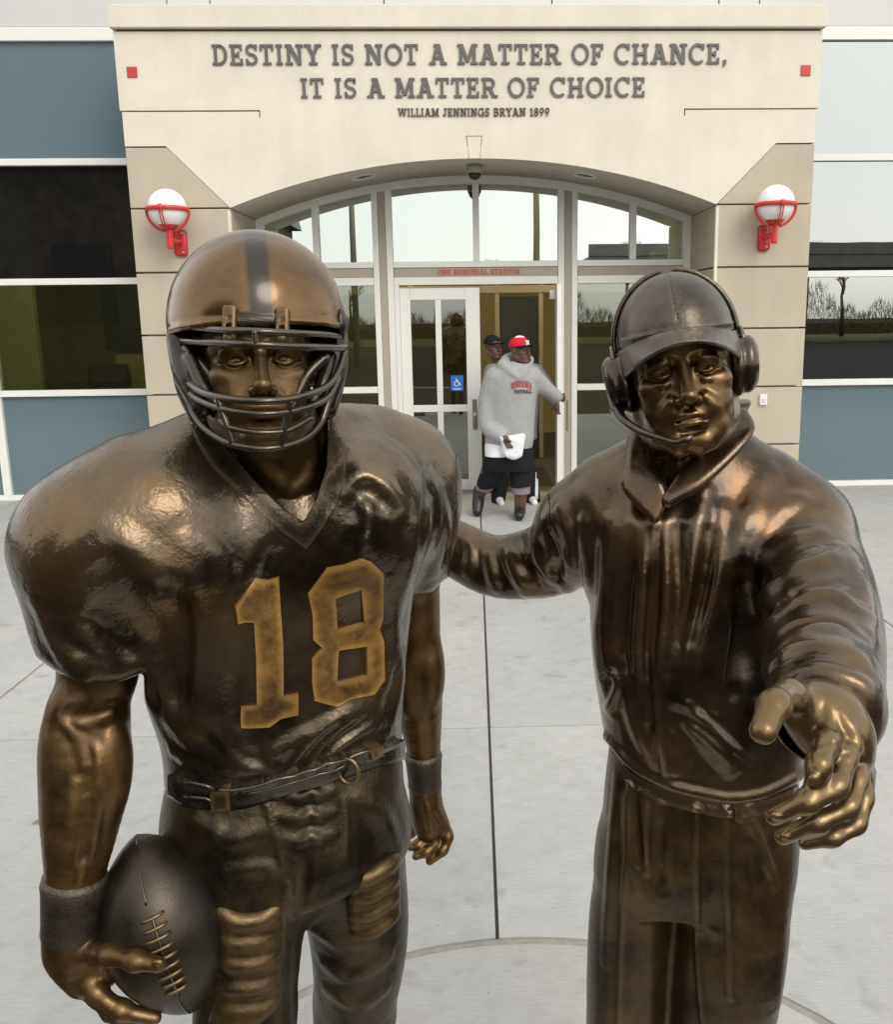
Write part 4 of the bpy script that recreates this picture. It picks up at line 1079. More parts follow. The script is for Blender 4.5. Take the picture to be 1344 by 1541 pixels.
# folds of the cloth over the pads
J.creases([
    ([(100, 935), (135, 955), (175, 985), (205, 1000)], .020, .012), ([(112, 985), (145, 1000), (180, 1010)], .016, .008), ([(60, 915), (95, 975), (125, 1012)], .018, .009),
    ([(205, 985), (205, 930), (190, 880), (175, 850)], .03, .014), ([(233, 1000), (215, 930), (212, 880)], .022, .010),
    ([(285, 830), (300, 900), (310, 1000), (300, 1080)], .028, .013), ([(345, 870), (332, 960), (336, 1060)], .020, .007),
    ([(150, 800), (205, 845), (260, 868), (300, 850)], .03, .012), ([(120, 830), (170, 838), (215, 880)], .025, .010), ([(310, 815), (330, 850), (325, 890)], .016, .008),
    ([(520, 735), (545, 716), (575, 730), (598, 770)], .018, .012), ([(560, 745), (545, 790), (552, 828)], .014, .010),
    ([(640, 700), (655, 760), (650, 830)], .022, .008), ([(660, 740), (668, 800), (655, 860)], .018, .007),
    ([(610, 850), (590, 930), (600, 1010), (592, 1080)], .018, .009), ([(585, 870), (588, 960), (580, 1030)], .014, .006), ([(625, 790), (612, 850), (598, 920)], .02, .009),
    ([(430, 1165), (470, 1120), (510, 1085), (560, 1060)], .022, .012), ([(470, 1160), (500, 1125), (545, 1095), (585, 1080)], .020, .011), ([(395, 1150), (440, 1115), (480, 1095)], .016, .007), ([(520, 1140), (560, 1115), (592, 1100)], .014, .008),
    ([(262, 1085), (300, 1120), (350, 1150), (400, 1162)], .022, .008), ([(300, 1060), (340, 1100), (380, 1150)], .018, .008), ([(262, 1130), (300, 1150), (350, 1165)], .014, .006),
    ([(225, 960), (245, 1020), (262, 1085)], .014, .006)])
J.creases([(a_, b_, c_, dict(sub=True)) for a_, b_, c_ in [([(545, 735), (565, 745), (590, 765)], .014, .009), ([(532, 760), (540, 790), (532, 815)], .014, .009), ([(215, 900), (235, 960), (250, 1040)], .02, .010), ([(265, 880), (275, 960), (270, 1050)], .022, .008), ([(140, 930), (175, 960), (205, 975)], .014, .007), ([(160, 840), (188, 895), (206, 965)], .035, .022), ([(430, 800), (400, 830), (380, 870)], .012, .006), ([(650, 700), (640, 780), (630, 850)], .016, .006), ([(480, 1150), (505, 1118), (550, 1085)], .009, .007), ([(445, 1160), (480, 1120), (520, 1085)], .009, .006), ([(330, 1090), (365, 1130), (410, 1155)], .012, .006)]])
J.pixpoly([(230, 1184), (262, 1190), (285, 1204), (330, 1211), (370, 1207), (420, 1192), (470, 1177), (520, 1161), (560, 1147), (615, 1134), (640, 1300), (230, 1300)], 1.0, 2.1, (-1, .9, .5), (.6, 2.2, 2.1), .004)
lap('jersey folds')
link('jersey', J.mesh('jersey', .0032), B['jersey'], PL)
jersey = bpy.data.objects['jersey']
lap('jersey mesh')
def C4(pts, ox, oy, s): return [(ox+x/s, oy+y/s) for x, y in pts]
ONE = C4([(270, 205), (345, 215), (420, 195), (424, 280), (432, 430), (445, 640), (447, 800), (447, 950), (540, 932), (540, 1060), (430, 1085), (360, 1138), (180, 1145), (178, 1015), (280, 1005), (275, 700), (262, 480), (205, 478), (155, 492), (138, 385)], 320, 820, 4.2)
EIGHT = C4([(605, 295), (720, 140), (830, 120), (940, 80), (1000, 100), (1075, 170), (1075, 310), (1075, 450), (1045, 520), (1080, 600), (1080, 720), (1080, 840), (1010, 940), (860, 970), (790, 1015), (640, 970), (625, 860), (625, 710), (690, 640), (632, 590), (630, 430)], 320, 820, 4.2)
H1 = C4([(775, 320), (935, 265), (950, 480), (785, 530)], 320, 820, 4.2); H2 = C4([(790, 655), (965, 630), (968, 815), (780, 860)], 320, 820, 4.2)
for nm, po, ho in (('number_one', ONE, []), ('number_eight', EIGHT, [H1, H2])):
    link(nm, pix_ribbon(J, po, ho, .0062), B['gold'], jersey)
# collar band
CO = [(282, 628), (300, 668), (321, 700), (374, 753), (417, 791), (463, 825), (486, 794), (508, 756), (519, 719), (517, 672), (500, 625), (497, 641), (495, 703), (480, 752), (458, 790), (424, 766), (383, 727), (339, 678), (300, 640), (296, 626)]
link('collar', pix_ribbon(J, CO, [], .0055, .012, 8), B['jersey'], jersey)
lap('ribbons')
US = Sdf()                                                                        # undershirt inside the neck
US.tube([p(442, 735, 1.52), p(454, 800, 1.515)], [.088, .112], 0)
US.pixpoly([(300, 600), (300, 735), (408, 742), (440, 747), (475, 737), (560, 725), (560, 600)], .5, 2, (-1, .9, 1), (1, 2, 2.2), .004)
link('undershirt', US.mesh('undershirt', .004), B['jersey'], PL)

# ---- body: head, neck, arms, hands
K = Sdf()
HF = Frame(p(389, 546, 1.40), 1.10, rotm(-9, 0, 15))
sculpt_head(K, HF, 0, .1, .0024); K.rbox(HF(0, 0, .17), (.2, .2, .11), HF.r, .02, .01, 's')
K.tube([HF(0, .03, -.05), p(425, 700, 1.485), p(440, 800, 1.53), p(430, 930, 1.53)], [.062, .066, .082, .07], .02, 'u', 4)
K.crease([(385, 690), (415, 720), (440, 742)], .012, .006); K.crease([(475, 680), (465, 715), (446, 742)], .013, .007)
K.ell(p(440, 738, 1.475), .014, None, .012, 's')
K.tube([p(430, 860, 1.53), p(250, 850, 1.46), p(150, 900, 1.42)], .05, .03); K.tube([p(430, 860, 1.53), p(560, 830, 1.62), p(620, 860, 1.71)], .05, .03)
# right arm, beside the ball
AR = [(146, 930, 1.42, .062), (148, 1000, 1.42, .063), (140, 1050, 1.41, .059), (136, 1088, 1.40, .062), (130, 1140, 1.38, .068), (126, 1195, 1.37, .067), (120, 1255, 1.355, .057), (114, 1310, 1.345, .047), (110, 1370, 1.34, .0435), (108, 1420, 1.335, .041)]
K.tube([p(*q[:3]) for q in AR], [q[3] for q in AR], .02, 'u', 4)
K.ell(p(160, 1000, 1.40), (.036, .038, .06), None, .03); K.ell(p(100, 1130, 1.37), (.034, .04, .085), rotm(0, -3, 0), .025); K.ell(p(165, 1150, 1.36), (.030, .036, .08), rotm(0, 6, 0), .025); K.ell(p(108, 1060, 1.375), (.03, .03, .035), None, .02)
K.creases([([(112, 1180), (108, 1230), (100, 1290)], .010, .004), ([(130, 1200), (128, 1250), (112, 1300)], .007, .003), ([(150, 1180), (143, 1240), (135, 1300)], .009, .004), ([(125, 1100), (145, 1130), (150, 1180)], .008, .003), ([(118, 1290), (122, 1308), (120, 1325)], .008, .005), ([(100, 1090), (120, 1110), (128, 1150)], .01, .004)])
K.crease([(105, 1072), (140, 1078), (180, 1068)], .014, .006, sub=True); K.crease([(135, 1210), (130, 1260), (122, 1300)], .008, .004, sub=True)
# right hand closed on the ball
K.tube([p(107, 1408, 1.335), p(112, 1438, 1.335), p(128, 1466, 1.345)], [.040, .042, .036], .02, 'u', 4)
K.ell(p(140, 1455, 1.335), (.045, .03, .035), rotm(0, 35, 0), .02)
finger(K, [p(138, 1430, 1.315), p(168, 1436, 1.283), p(204, 1444, 1.262), p(238, 1450, 1.256)], .0185, .0120, .012)
K.ell(p(238, 1447, 1.246), (.0085, .004, .006), None, .003)
for i, (dy, dY, dx) in enumerate(((0, 0, 0), (6, .030, -2), (8, .060, -8), (6, .088, -18))):
    finger(K, [p(122+i*3, 1458+dy*.5, 1.325+dY), p(146, 1492+dy, 1.305+dY), p(184+dx, 1518+dy, 1.300+dY), p(232+dx, 1530+dy*.6, 1.305+dY)], .0175-.001*i, .0120-.001*i, .010)
# left arm, hanging further back
AL = [(626, 850, 1.71, .046), (628, 930, 1.73, .046), (626, 985, 1.74, .050), (629, 1040, 1.75, .051), (634, 1090, 1.76, .043), (638, 1130, 1.765, .035), (640, 1180, 1.77, .030)]
K.tube([p(*q[:3]) for q in AL], [q[3] for q in AL], .02, 'u', 4)
K.ell(p(650, 1010, 1.72), (.026, .03, .07), None, .02); K.ell(p(612, 1020, 1.72), (.026, .03, .075), None, .02)
K.tube([p(640, 1175, 1.77), p(641, 1205, 1.77), p(646, 1238, 1.77)], [.031, .036, .036], .015, 'u', 4); K.ell(p(652, 1235, 1.765), (.030, .020, .03), None, .015)
finger(K, [p(668, 1240, 1.765), p(674, 1258, 1.76), p(666, 1278, 1.75), p(647, 1294, 1.745)], .0125, .0095, .008)
finger(K, [p(654, 1250, 1.765), p(654, 1268, 1.755), p(642, 1280, 1.745), p(626, 1287, 1.74)], .0120, .0090, .006)
finger(K, [p(642, 1248, 1.77), p(640, 1262, 1.765), p(630, 1269, 1.755), p(618, 1273, 1.75)], .0115, .0088, .006)
finger(K, [p(632, 1225, 1.78), p(626, 1240, 1.79), p(620, 1254, 1.79)], .0125, .0095, .008)
K.creases([(pts, .006, .003) for pts in ([(640, 1205), (650, 1222), (660, 1240)], [(632, 1205), (636, 1225), (640, 1246)], [(640, 1200), (645, 1225), (650, 1250)])])
lap('body sdf')
link('body', K.mesh('body', .0024), B['skin'], PL)

lap('body mesh')
# ---- wristbands
def cuff(name, a, b, r0, r1, th, m, parent, n=9):
    a, b = Vector(a), Vector(b); rows = []
    prof = []
    for i in range(n):
        t = i/(n-1); prof.append((t, r0+(r1-r0)*t+(th if 0 < i < n-1 else th*.35)+(.0012 if i in (1, n-2) else 0)))
    pts = [a+(b-a)*t for t, _ in prof]
    return tube(name, pts, [r for _, r in prof], m, parent, 36)
cuff('wristband', p(113, 1314, 1.345), p(108, 1410, 1.336), .0475, .0425, .004, B['band'], PL)
cuff('wristband', p(637, 1130, 1.765), p(640, 1187, 1.77), .0355, .0305, .004, B['band'], PL)

# ---- football
FBc = p(249, 1389, 1.375); fa = p(208, 1262, 1.385); fb = p(290, 1516, 1.355)
fdir = Vector(fa-fb).normalized(); FL = .165; FW = .104
prof = []
for i in range(0, 41):
    t = -1+2*i/40; prof.append((max(FW*(max(0, 1-abs(t)**2.15))**.80, .0008), FL*t))
ballo = lathe('football', prof, B['ball'], PL, 56, FBc, fdir)
side = Vector((FBc[0], FBc[1], FBc[2]))
view = (Vector(_C)-side); view = (view-fdir*view.dot(fdir)).normalized(); lat = fdir.cross(view)
def on_ball(t, ang, out=0.):
    r = FW*(max(0, 1-abs(t)**2.15))**.80+out
    return side+fdir*(FL*t)+(view*math.cos(R_(ang))+lat*math.sin(R_(ang)))*r
ANG = -12
sgn = 1 if on_ball(0, 20).x > on_ball(0, 0).x else -1
tube('seam', [on_ball(.97-i*.045, ANG*sgn, .0006) for i in range(12)], .0016, B['black'], ballo, 8)
tube('seam', [on_ball(-.50-i*.04, ANG*sgn, .0006) for i in range(11)], .0016, B['black'], ballo, 8)
tube('lace', [on_ball(.38-i*.055, (ANG+3)*sgn, .0022) for i in range(17)], .0028, B['black'], ballo, 8)
for i in range(9):
    t = .36-i*.098
    tube('lace', [on_ball(t-.010+.020*(q/4), (ANG+3+(-11+22*q/4))*sgn, .004 if 0 < q < 4 else .0005) for q in range(5)], .0030, B['pad'], ballo, 8)

# ---- pants
Q = Sdf()
Q.loft(secs([(1095, 285, 580, 1.53, .115), (1130, 272, 594, 1.53, .128), (1160, 262, 602, 1.53, .141), (1200, 260, 604, 1.53, .147), (1250, 266, 603, 1.54, .144), (1285, 285, 594, 1.54, .128), (1315, 330, 545, 1.54, .09)], PYAW))
def leg(rows, k=.075):
    pts = [p(x, y, Y) for x, y, Y, r in rows]; Q.tube(pts, [r for *_, r in rows], k, 'u', 5)
leg([(360, 1255, 1.50, .104), (366, 1350, 1.455, .102), (372, 1440, 1.435, .094), (370, 1530, 1.42, .084)])
leg([(522, 1255, 1.575, .100), (533, 1330, 1.59, .103), (541, 1420, 1.61, .096), (534, 1530, 1.65, .080)])
kr, kl = p(370, 1530, 1.42), p(535, 1530, 1.65)
Q.tube([kr, (kr[0]-.005, 1.40, .58), (kr[0]-.01, 1.43, .40)], [.084, .078, .066], .03, 'u', 4)
Q.tube([kl, (kl[0]-.01, 1.68, .60), (kl[0]-.01, 1.72, .42)], [.078, .074, .062], .03, 'u', 4)
Q.ell(p(470, 1290, 1.44), (.085, .06, .085), None, .04)                            # fly and cup
Q.crease([(400, 1205), (418, 1260), (430, 1320), (440, 1350)], .007, .004, taper=False); Q.crease([(518, 1200), (521, 1240), (520, 1290)], .006, .003)
Q.crease([(428, 1345), (427, 1400), (425, 1450)], .006, .003)
for y0 in (1195, 1228, 1262):                                                       # lacing of the fly
    Q.crease([(447, y0+8), (460, y0), (472, y0-6), (482, y0+3), (490, y0)], .0045, .004, n=4); Q.crease([(420, y0-2), (450, y0+2), (500, y0-8)], .010, .002)
Q.crease([(325, 1225), (329, 1270)], .006, .003); Q.crease([(345, 1310), (400, 1305), (428, 1335)], .014, .006); Q.crease([(455, 1370), (500, 1350), (540, 1330)], .016, .006)
for pts in ([(300, 1240), (340, 1260), (400, 1250)], [(540, 1200), (575, 1230), (598, 1280)], [(480, 1400), (520, 1420), (560, 1415)], [(490, 1450), (530, 1470), (580, 1440)], [(495, 1490), (540, 1510), (575, 1490)]): Q.crease(pts, .018, .006)
Q.crease([(452, 1355), (455, 1330), (462, 1300)], .012, .008, sub=True)
lap('pants sdf')
pants = link('pants', Q.mesh('pants', .0036), B['pants'], PL)
lap('pants mesh')
# ribbed thigh pads
LG = Sdf(); LG.tube([p(528, 1255, 1.545), p(536, 1330, 1.570), p(542, 1420, 1.60), p(534, 1530, 1.65)], [.110, .110, .102, .084], 0, 'u', 5)
def rib_pad(rows, r, sink, Q=Q):
    T_ = Sdf(); allp = []
    for pts in rows:
        P_, ok = Q.cast(catmull([np.array(q, float) for q in pts], 5)); P_ = P_[ok]; N_ = Q.normal(P_, .008); allp.append(P_-N_*.011)
        w_ = np.sin(np.linspace(.25, math.pi-.25, len(P_)))**.35; T_.tube(P_-N_*(sink+(1-w_)*.010)[:, None], r*(.55+.45*w_), .010)
    for A_, B_2 in zip(allp[:-1], allp[1:]):
        m_ = min(len(A_), len(B_2)); T_.tube((A_[:m_]+B_2[:m_])/2, .0155, .010)
    return T_
link('thigh_pad', rib_pad([[(332, y-2+o), (358, y+5), (392, y+2), (414, y-10)] for y, o in ((1382, -6), (1413, 0), (1445, 2), (1480, 4), (1514, 4))]+[[(322, 1538), (350, 1540), (380, 1532), (402, 1515)]], .0185, .006).mesh('thigh_pad', .003), B['pad'], pants)
link('thigh_pad', rib_pad([[(536, y+8), (556, y+5), (578, y-8), (597, y-22)] for y in (1316, 1343, 1370, 1397)], .0180, .005, LG).mesh('thigh_pad', .003), B['pad'], pants)
# socks and shoes under the frame
for (x, y, z), yy in (((kr[0]-.01, 1.43, .40), -6), ((kl[0]-.01, 1.72, .42), 8)):
    S_ = Sdf(); S_.tube([(x, y, z+.02), (x, y+.01, .26), (x, y+.01, .10)], [.060, .058, .042], 0, 'u', 4)
    link('sock', S_.mesh('sock', .006), B['pants'], PL)
    S_ = Sdf(); S_.tube([(x, y+.03, .055), (x, y-.06, .06), (x+.01*yy/8, y-.17, .045)], [.052, .050, .045], 0, 'u', 4); S_.ell((x, y+.02, .10), (.05, .06, .05), None, .03); S_.half((0, 0, .0), (0, 0, -1))
    link('shoe', S_.mesh('shoe', .006), B['black'], PL)
lap('pads')
# ---- belt
belt = empty('belt'); belt.parent = PL; belt.matrix_parent_inverse = world_of(PL).inverted()
bpx_top = [(262, 1160), (285, 1172), (330, 1180), (370, 1176), (420, 1165), (470, 1150), (520, 1133), (560, 1122), (600, 1110)]
bpx_bot = [(262, 1196), (285, 1210), (330, 1216), (370, 1212), (420, 1196), (470, 1182), (520, 1166), (560, 1152), (600, 1140)]
BJ = Sdf(); BJ.ops = J.ops+Q.ops
link('strap', pix_ribbon(BJ, catmull([np.array(q, float) for q in bpx_top], 3)+catmull([np.array(q, float) for q in bpx_bot[::-1]], 3), [], .013, .018, 10), B['black'], belt)
def on_body(sd, pts, out):
    P_, ok = sd.cast(pts); return P_+sd.normal(P_, .006)*out
tube('belt_edge', on_body(BJ, [tuple(q) for q in catmull([np.array(q, float) for q in bpx_top[2:-1]], 5)], .0125), .0036, B['black'], belt, 8)
tube('belt_edge', on_body(BJ, [(q[0], q[1]+9) for q in catmull([np.array(q, float) for q in bpx_top[3:-2]], 5)], .0130), .0022, B['black'], belt, 8)
rc = on_body(BJ, [(519, 1147)], .019)[0]
tube('belt_ring', [Vector(rc)+Vector((.017*math.cos(R_(a)), -.004*math.cos(R_(a)), .022*math.sin(R_(a)))) for a in range(0, 360, 15)], .0042, B['pad'], belt, 8, True)
for y0 in (1164, 1187):
    tube('belt_wire', on_body(BJ, [(286, y0), (300, y0+3), (316, y0+4), (328, y0+10)], .0155), .0032, B['black'], belt, 8)
link('belt_keeper', pix_ribbon(BJ, [(322, 1182), (348, 1178), (350, 1214), (324, 1217)], [], .0175, .012, 8), B['pad'], belt)
link('belt_tip', pix_ribbon(BJ, [(550, 1122), (568, 1116), (570, 1130), (552, 1136)], [], .0165, .012, 8), B['pad'], belt)

lap('belt')
# ---- helmet
HC = Frame(p(389, 487, 1.425), 1.0, rotm(-7, 0, 15))
Hm = Sdf()
Hm.ell(HC(0, 0, 0), (.1345, .158, .140), HC.r)
Hm.ell(HC(0, .035, -.06), (.124, .118, .09), HC.r, .03)
Hm.ell(HC(0, .005, -.004), (.121, .144, .128), HC.r, .004, 's'); Hm.ell(HC(0, .03, -.085), (.111, .115, .10), HC.r, .01, 's')
Hm.rbox(HC(0, -.16, -.145), (.16, .155, .130), HC.r, .03, .008, 's')              # face opening
Hm.rbox(HC(0, 0, -.255), (.3, .3, .12), HC.r, .01, .006, 's')                      # bottom edge
EFS = []                                                                            # ear flaps and cheek pads in the cage, their shade put into the black
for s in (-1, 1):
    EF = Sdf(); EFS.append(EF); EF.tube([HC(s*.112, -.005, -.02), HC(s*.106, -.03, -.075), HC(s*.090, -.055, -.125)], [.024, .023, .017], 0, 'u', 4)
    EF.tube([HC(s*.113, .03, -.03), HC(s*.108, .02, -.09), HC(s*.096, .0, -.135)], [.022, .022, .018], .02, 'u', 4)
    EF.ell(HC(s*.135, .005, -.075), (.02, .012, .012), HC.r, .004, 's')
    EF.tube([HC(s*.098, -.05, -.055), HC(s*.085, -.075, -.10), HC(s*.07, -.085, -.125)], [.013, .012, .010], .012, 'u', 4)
def rimz(x): return -.0155
Hm.tube([HC(x, -math.sqrt(max(0, 1-(x/.1345)**2))*.157+.002, -.014) for x in np.linspace(-.124, .124, 17)], .0055, .004)
helmet = link('helmet', Hm.mesh('helmet', .0026), None, PL)
def mk_helmet():
    m = bronze('bronze_helmet', (.075, .038, .013), (.205, .120, .048), .23, .2, .5, 3.5, .05, 60)
    t = m.node_tree; b = t.nodes['Principled BSDF']
    g = node(t, 'ShaderNodeNewGeometry'); lx = [float(q) for q in HC.r[:, 0]]
    ma = node(t, 'ShaderNodeVectorMath'); ma.operation = 'DOT_PRODUCT'; ma.inputs[1].default_value = lx
    so = node(t, 'ShaderNodeVectorMath'); so.operation = 'SUBTRACT'; so.inputs[1].default_value = [float(q) for q in HC.o]; t.links.new(g.outputs['Position'], so.inputs[0]); t.links.new(so.outputs[0], ma.inputs[0])
    ab = node(t, 'ShaderNodeMath'); ab.operation = 'ABSOLUTE'; t.links.new(ma.outputs['Value'], ab.inputs[0])
    nz = noise(t, 30, 3, .5, g.outputs['Position']); ad = node(t, 'ShaderNodeMath'); ad.operation = 'MULTIPLY_ADD'; ad.inputs[1].default_value = .006; t.links.new(nz.outputs[0], ad.inputs[0]); t.links.new(ab.outputs[0], ad.inputs[2])
    r = ramp(t, ad.outputs[0], [(.0155, (1, 1, 1)), (.0215, (0, 0, 0))])
    mc = node(t, 'ShaderNodeMix'); mc.data_type = 'RGBA'; old = b.inputs['Base Color'].links[0].from_socket
    t.links.new(r.outputs[0], mc.inputs[0]); t.links.new(old, mc.inputs[6]); mc.inputs[7].default_value = (.044, .036, .030, 1)
    t.links.new(mc.outputs[2], b.inputs['Base Color']); return m
helmet.data.materials.append(mk_helmet())
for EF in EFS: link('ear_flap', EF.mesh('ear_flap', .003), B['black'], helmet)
def mY(px, py):                                                                     # the cage bows forward in the middle
    u = (px-389)/131
    return 1.222+.185*abs(u)**2.1+max(0, (py-600)/75)*.018
def bars(name, pts, r, par=helmet): return tube(name, catmull([p(x, y, mY(x, y)) for x, y in pts], 6), r, B['black'], par, 10)
bars('face_mask_bar', [(261, 489), (290, 492), (333, 496), (384, 498), (441, 501), (490, 503), (517, 506)], .0048)
bars('face_mask_bar', [(256, 510), (290, 513), (326, 515), (384, 518), (446, 521), (490, 522), (519, 523)], .0056)
bars('face_mask_bar', [(256, 510), (264, 539), (276, 565), (295, 584), (326, 596), (384, 603), (436, 600), (470, 591), (496, 577), (511, 553), (519, 526)], .0054)
bars('face_mask_bar', [(268, 545), (276, 572), (292, 596), (331, 613), (384, 622), (434, 619), (470, 610), (496, 594), (510, 566)], .0050)
bars('face_mask_bar', [(332, 632), (345, 642), (384, 650), (424, 649), (446, 641), (468, 628)], .0044)
bars('face_mask_bar', [(280, 578), (286, 606), (294, 626), (312, 647), (345, 666), (384, 674), (422, 672), (460, 659), (482, 637), (492, 610), (500, 585)], .0050)
bars('face_mask_bar', [(328, 596), (334, 618), (343, 642), (350, 667)], .0050); bars('face_mask_bar', [(437, 600), (432, 630), (426, 650), (422, 671)], .0050)
bars('face_mask_bar', [(384, 497), (385, 517)], .0052)
for pts in ([(278, 522), (309, 553), (335, 592), (350, 630)], [(492, 534), (463, 563), (446, 598), (430, 632)]):
    tube('chin_strap', catmull([p(x, y, 1.36-.08*(1-abs(x-389)/120)) for x, y in pts], 5), .0075, B['black'], helmet, 8)
CPm = Sdf(); CPm.ell(HF(0, -.088, -.104), (.036, .022, .020), HF.r)
link('chin_cup', CPm.mesh('chin_cup', .003), B['skin'], helmet)
# mask clips, front bumper, side snaps
for x, y in ((348, 481), (427, 484)):
    c_, ok = Hm.cast([(x, y)]); c_ = c_[0]; S_ = Sdf()
    S_.rbox(c_+_v((0, -.006, 0)), (.0095, .008, .020), rotm(-20, 0, 0), .004); S_.tube([c_+_v((0, -.006, -.016)), c_+_v((0, -.014, -.024))], .009, .004)
    S_.ell(c_+_v((0, -.016, .004)), (.0045, .005, .0045), None, .002, 's'); S_.ell(c_+_v((0, -.015, -.009)), (.004, .005, .004), None, .002, 's')
    link('mask_clip', S_.mesh('mask_clip', .0018), B['pad'], helmet)
link('front_bumper', pix_ribbon(Hm, [(357, 470), (372, 468), (400, 470), (413, 473), (413, 491), (385, 489), (357, 487)], [], .0035, .004, 6), B['ball'], helmet)
for x, y in ((265, 470), (515, 487)):
    Yc = 1.39; c_ = p(x, y, Yc); S_ = Sdf(); S_.ell(c_, (.008, .020, .024)); link('side_snap', S_.mesh('side_snap', .002), B['black'], helmet)
lap('helmet')
# ------------------------------------------------------------------ the coach in bronze
CO_ = empty('coach_statue', (p(1050, 1400, 1.62)[0], 1.62, 0)); tag(CO_, 'bronze statue of a coach in cap and headset reaching out one hand', 'statue')
G = Sdf()
G.loft(secs([(1185, 928, 1190, 1.63, .125), (1150, 918, 1200, 1.63, .138), (1100, 910, 1206, 1.63, .146), (1040, 900, 1206, 1.63, .148), (980, 892, 1202, 1.63, .150), (900, 888, 1200, 1.64, .152), (830, 880, 1205, 1.645, .150), (770, 872, 1205, 1.65, .140), (725, 890, 1190, 1.66, .120), (690, 920, 1160, 1.66, .095), (660, 955, 1125, 1.66, .07)], 0.06))
G.tube([p(980, 715, 1.66), p(915, 745, 1.70), p(880, 790, 1.73)], [.06, .078, .088], .06)              # right shoulder and the arm round the player
G.tube([p(878, 790, 1.73), p(845, 830, 1.78), p(800, 848, 1.82), p(740, 850, 1.86), p(680, 822, 1.89), p(630, 800, 1.89)], [.088, .082, .074, .066, .060, .056], .04, 'u', 4)
G.tube([p(1085, 705, 1.66), p(1150, 745, 1.66), p(1195, 800, 1.63)], [.06, .082, .100], .06)           # left shoulder and the arm that reaches forward
G.tube([p(1195, 800, 1.63), p(1224, 880, 1.48), p(1236, 950, 1.33), p(1240, 1010, 1.18), p(1242, 1050, 1.075)], [.103, .100, .094, .082, .070], .045, 'u', 4)
G.tube([p(1242, 1040, 1.10), p(1243, 1062, 1.05)], [.0735, .0735], .01)                                    # cuff
G.ell(p(1238, 1075, 1.035), (.058, .05, .058), None, .006, 's')
V2 = [(968, 610), (985, 660), (998, 700), (1006, 738), (1030, 700), (1062, 668), (1095, 630), (1090, 560), (970, 560)]
G.pixpoly(V2, .6, 1.66, (-1, 1, 1.2), (1.2, 2, 2.1), .006, 's')
G.creases([
    ([(925, 790), (915, 870), (910, 960), (925, 1050)], .022, .010), ([(975, 790), (968, 880), (960, 980), (975, 1080)], .016, .012), ([(1000, 790), (1008, 900), (995, 1000), (1002, 1090)], .016, .011),
    ([(1042, 790), (1035, 880), (1012, 980), (1020, 1050)], .020, .013), ([(1088, 770), (1080, 860), (1058, 960), (1038, 1050)], .020, .014), ([(1112, 780), (1104, 880), (1085, 980), (1075, 1060)], .020, .013),
    ([(950, 760), (946, 850), (930, 930)], .016, .008), ([(1060, 740), (1050, 800), (1055, 860)], .018, .008), ([(905, 900), (902, 980), (920, 1070)], .016, .009), ([(940, 1000), (955, 1080), (985, 1150)], .016, .009),
    ([(985, 1000), (985, 1080), (1010, 1160)], .014, .009), ([(1035, 1060), (1060, 1110), (1100, 1160)], .014, .008), ([(1160, 715), (1125, 790), (1105, 850)], .024, .013), ([(1190, 750), (1150, 800), (1128, 870)], .020, .012),
    ([(1110, 815), (1150, 770), (1205, 752)], .022, .008), ([(1140, 850), (1180, 815), (1230, 800)], .020, .008), ([(1145, 905), (1200, 852), (1272, 830)], .026, .017), ([(1145, 950), (1190, 908), (1250, 898), (1302, 925)], .020, .015),
    ([(1165, 985), (1215, 950), (1270, 945)], .018, .008), ([(1150, 1005), (1210, 975), (1280, 985), (1318, 1025)], .016, .012), ([(1175, 1030), (1230, 1010), (1290, 1026), (1322, 1060)], .013, .009), ([(1290, 850), (1305, 900), (1310, 950)], .018, .009),
    ([(842, 765), (862, 820), (855, 885)], .018, .010), ([(800, 805), (818, 850), (852, 888)], .018, .011), ([(762, 812), (772, 850), (792, 892)], .016, .010), ([(878, 790), (886, 850), (884, 900)], .018, .010), ([(730, 812), (738, 850), (745, 885)], .014, .008), ([(700, 800), (710, 830), (705, 860)], .014, .007), ([(770, 830), (820, 840), (870, 830)], .016, .007)])
G.creases([(a_, b_, c_, dict(sub=True)) for a_, b_, c_ in [
    ([(948, 800), (940, 900), (942, 1000)], .014, .009), ([(1022, 800), (1022, 900), (1008, 1010)], .014, .010), ([(1065, 800), (1058, 880), (1038, 960)], .014, .010), ([(1122, 860), (1115, 950), (1105, 1040)], .018, .012), ([(1150, 875), (1190, 838), (1250, 820)], .012, .009), ([(1150, 925), (1200, 885), (1265, 875)], .012, .009), ([(1152, 972), (1200, 935), (1265, 935), (1305, 965)], .010, .008), ([(1160, 1006), (1215, 973), (1275, 978)], .009, .006), ([(985, 800), (983, 900), (978, 1000), (985, 1090)], .010, .008), ([(820, 790), (838, 840), (835, 890)], .012, .007), ([(780, 810), (792, 850), (815, 890)], .010, .006), ([(1140, 1040), (1128, 960), (1135, 890)], .018, .012)]])
# zip placket, hem roll, pocket lips
G.creases([([(985, 740), (984, 800), (983, 900), (984, 1000), (992, 1100), (1002, 1172)], .008, .005, dict(n=6, taper=False)),
           ([(914, 1108), (935, 1135), (962, 1158), (1005, 1180), (1050, 1192), (1100, 1200), (1150, 1192), (1204, 1165)], .012, .008, dict(taper=False)),
           ([(1036, 1060), (1060, 1084), (1095, 1118), (1128, 1146)], .010, .010), ([(1030, 1085), (1050, 1100), (1080, 1125), (1115, 1155)], .010, .007), ([(903, 1022), (922, 1012), (930, 1030), (918, 1060), (906, 1070)], .008, .008)])
G.pixpoly([(880, 1090), (914, 1118), (935, 1145), (962, 1168), (1005, 1190), (1050, 1203), (1100, 1211), (1150, 1203), (1212, 1172), (1225, 1400), (880, 1400)], 1.30, 2.2, (-.2, 1.2, .5), (1.2, 2.2, 1.6), .004)
lap('coach jacket folds')
jacket = link('jacket', G.mesh('jacket', .0034), B['jacket'], CO_)
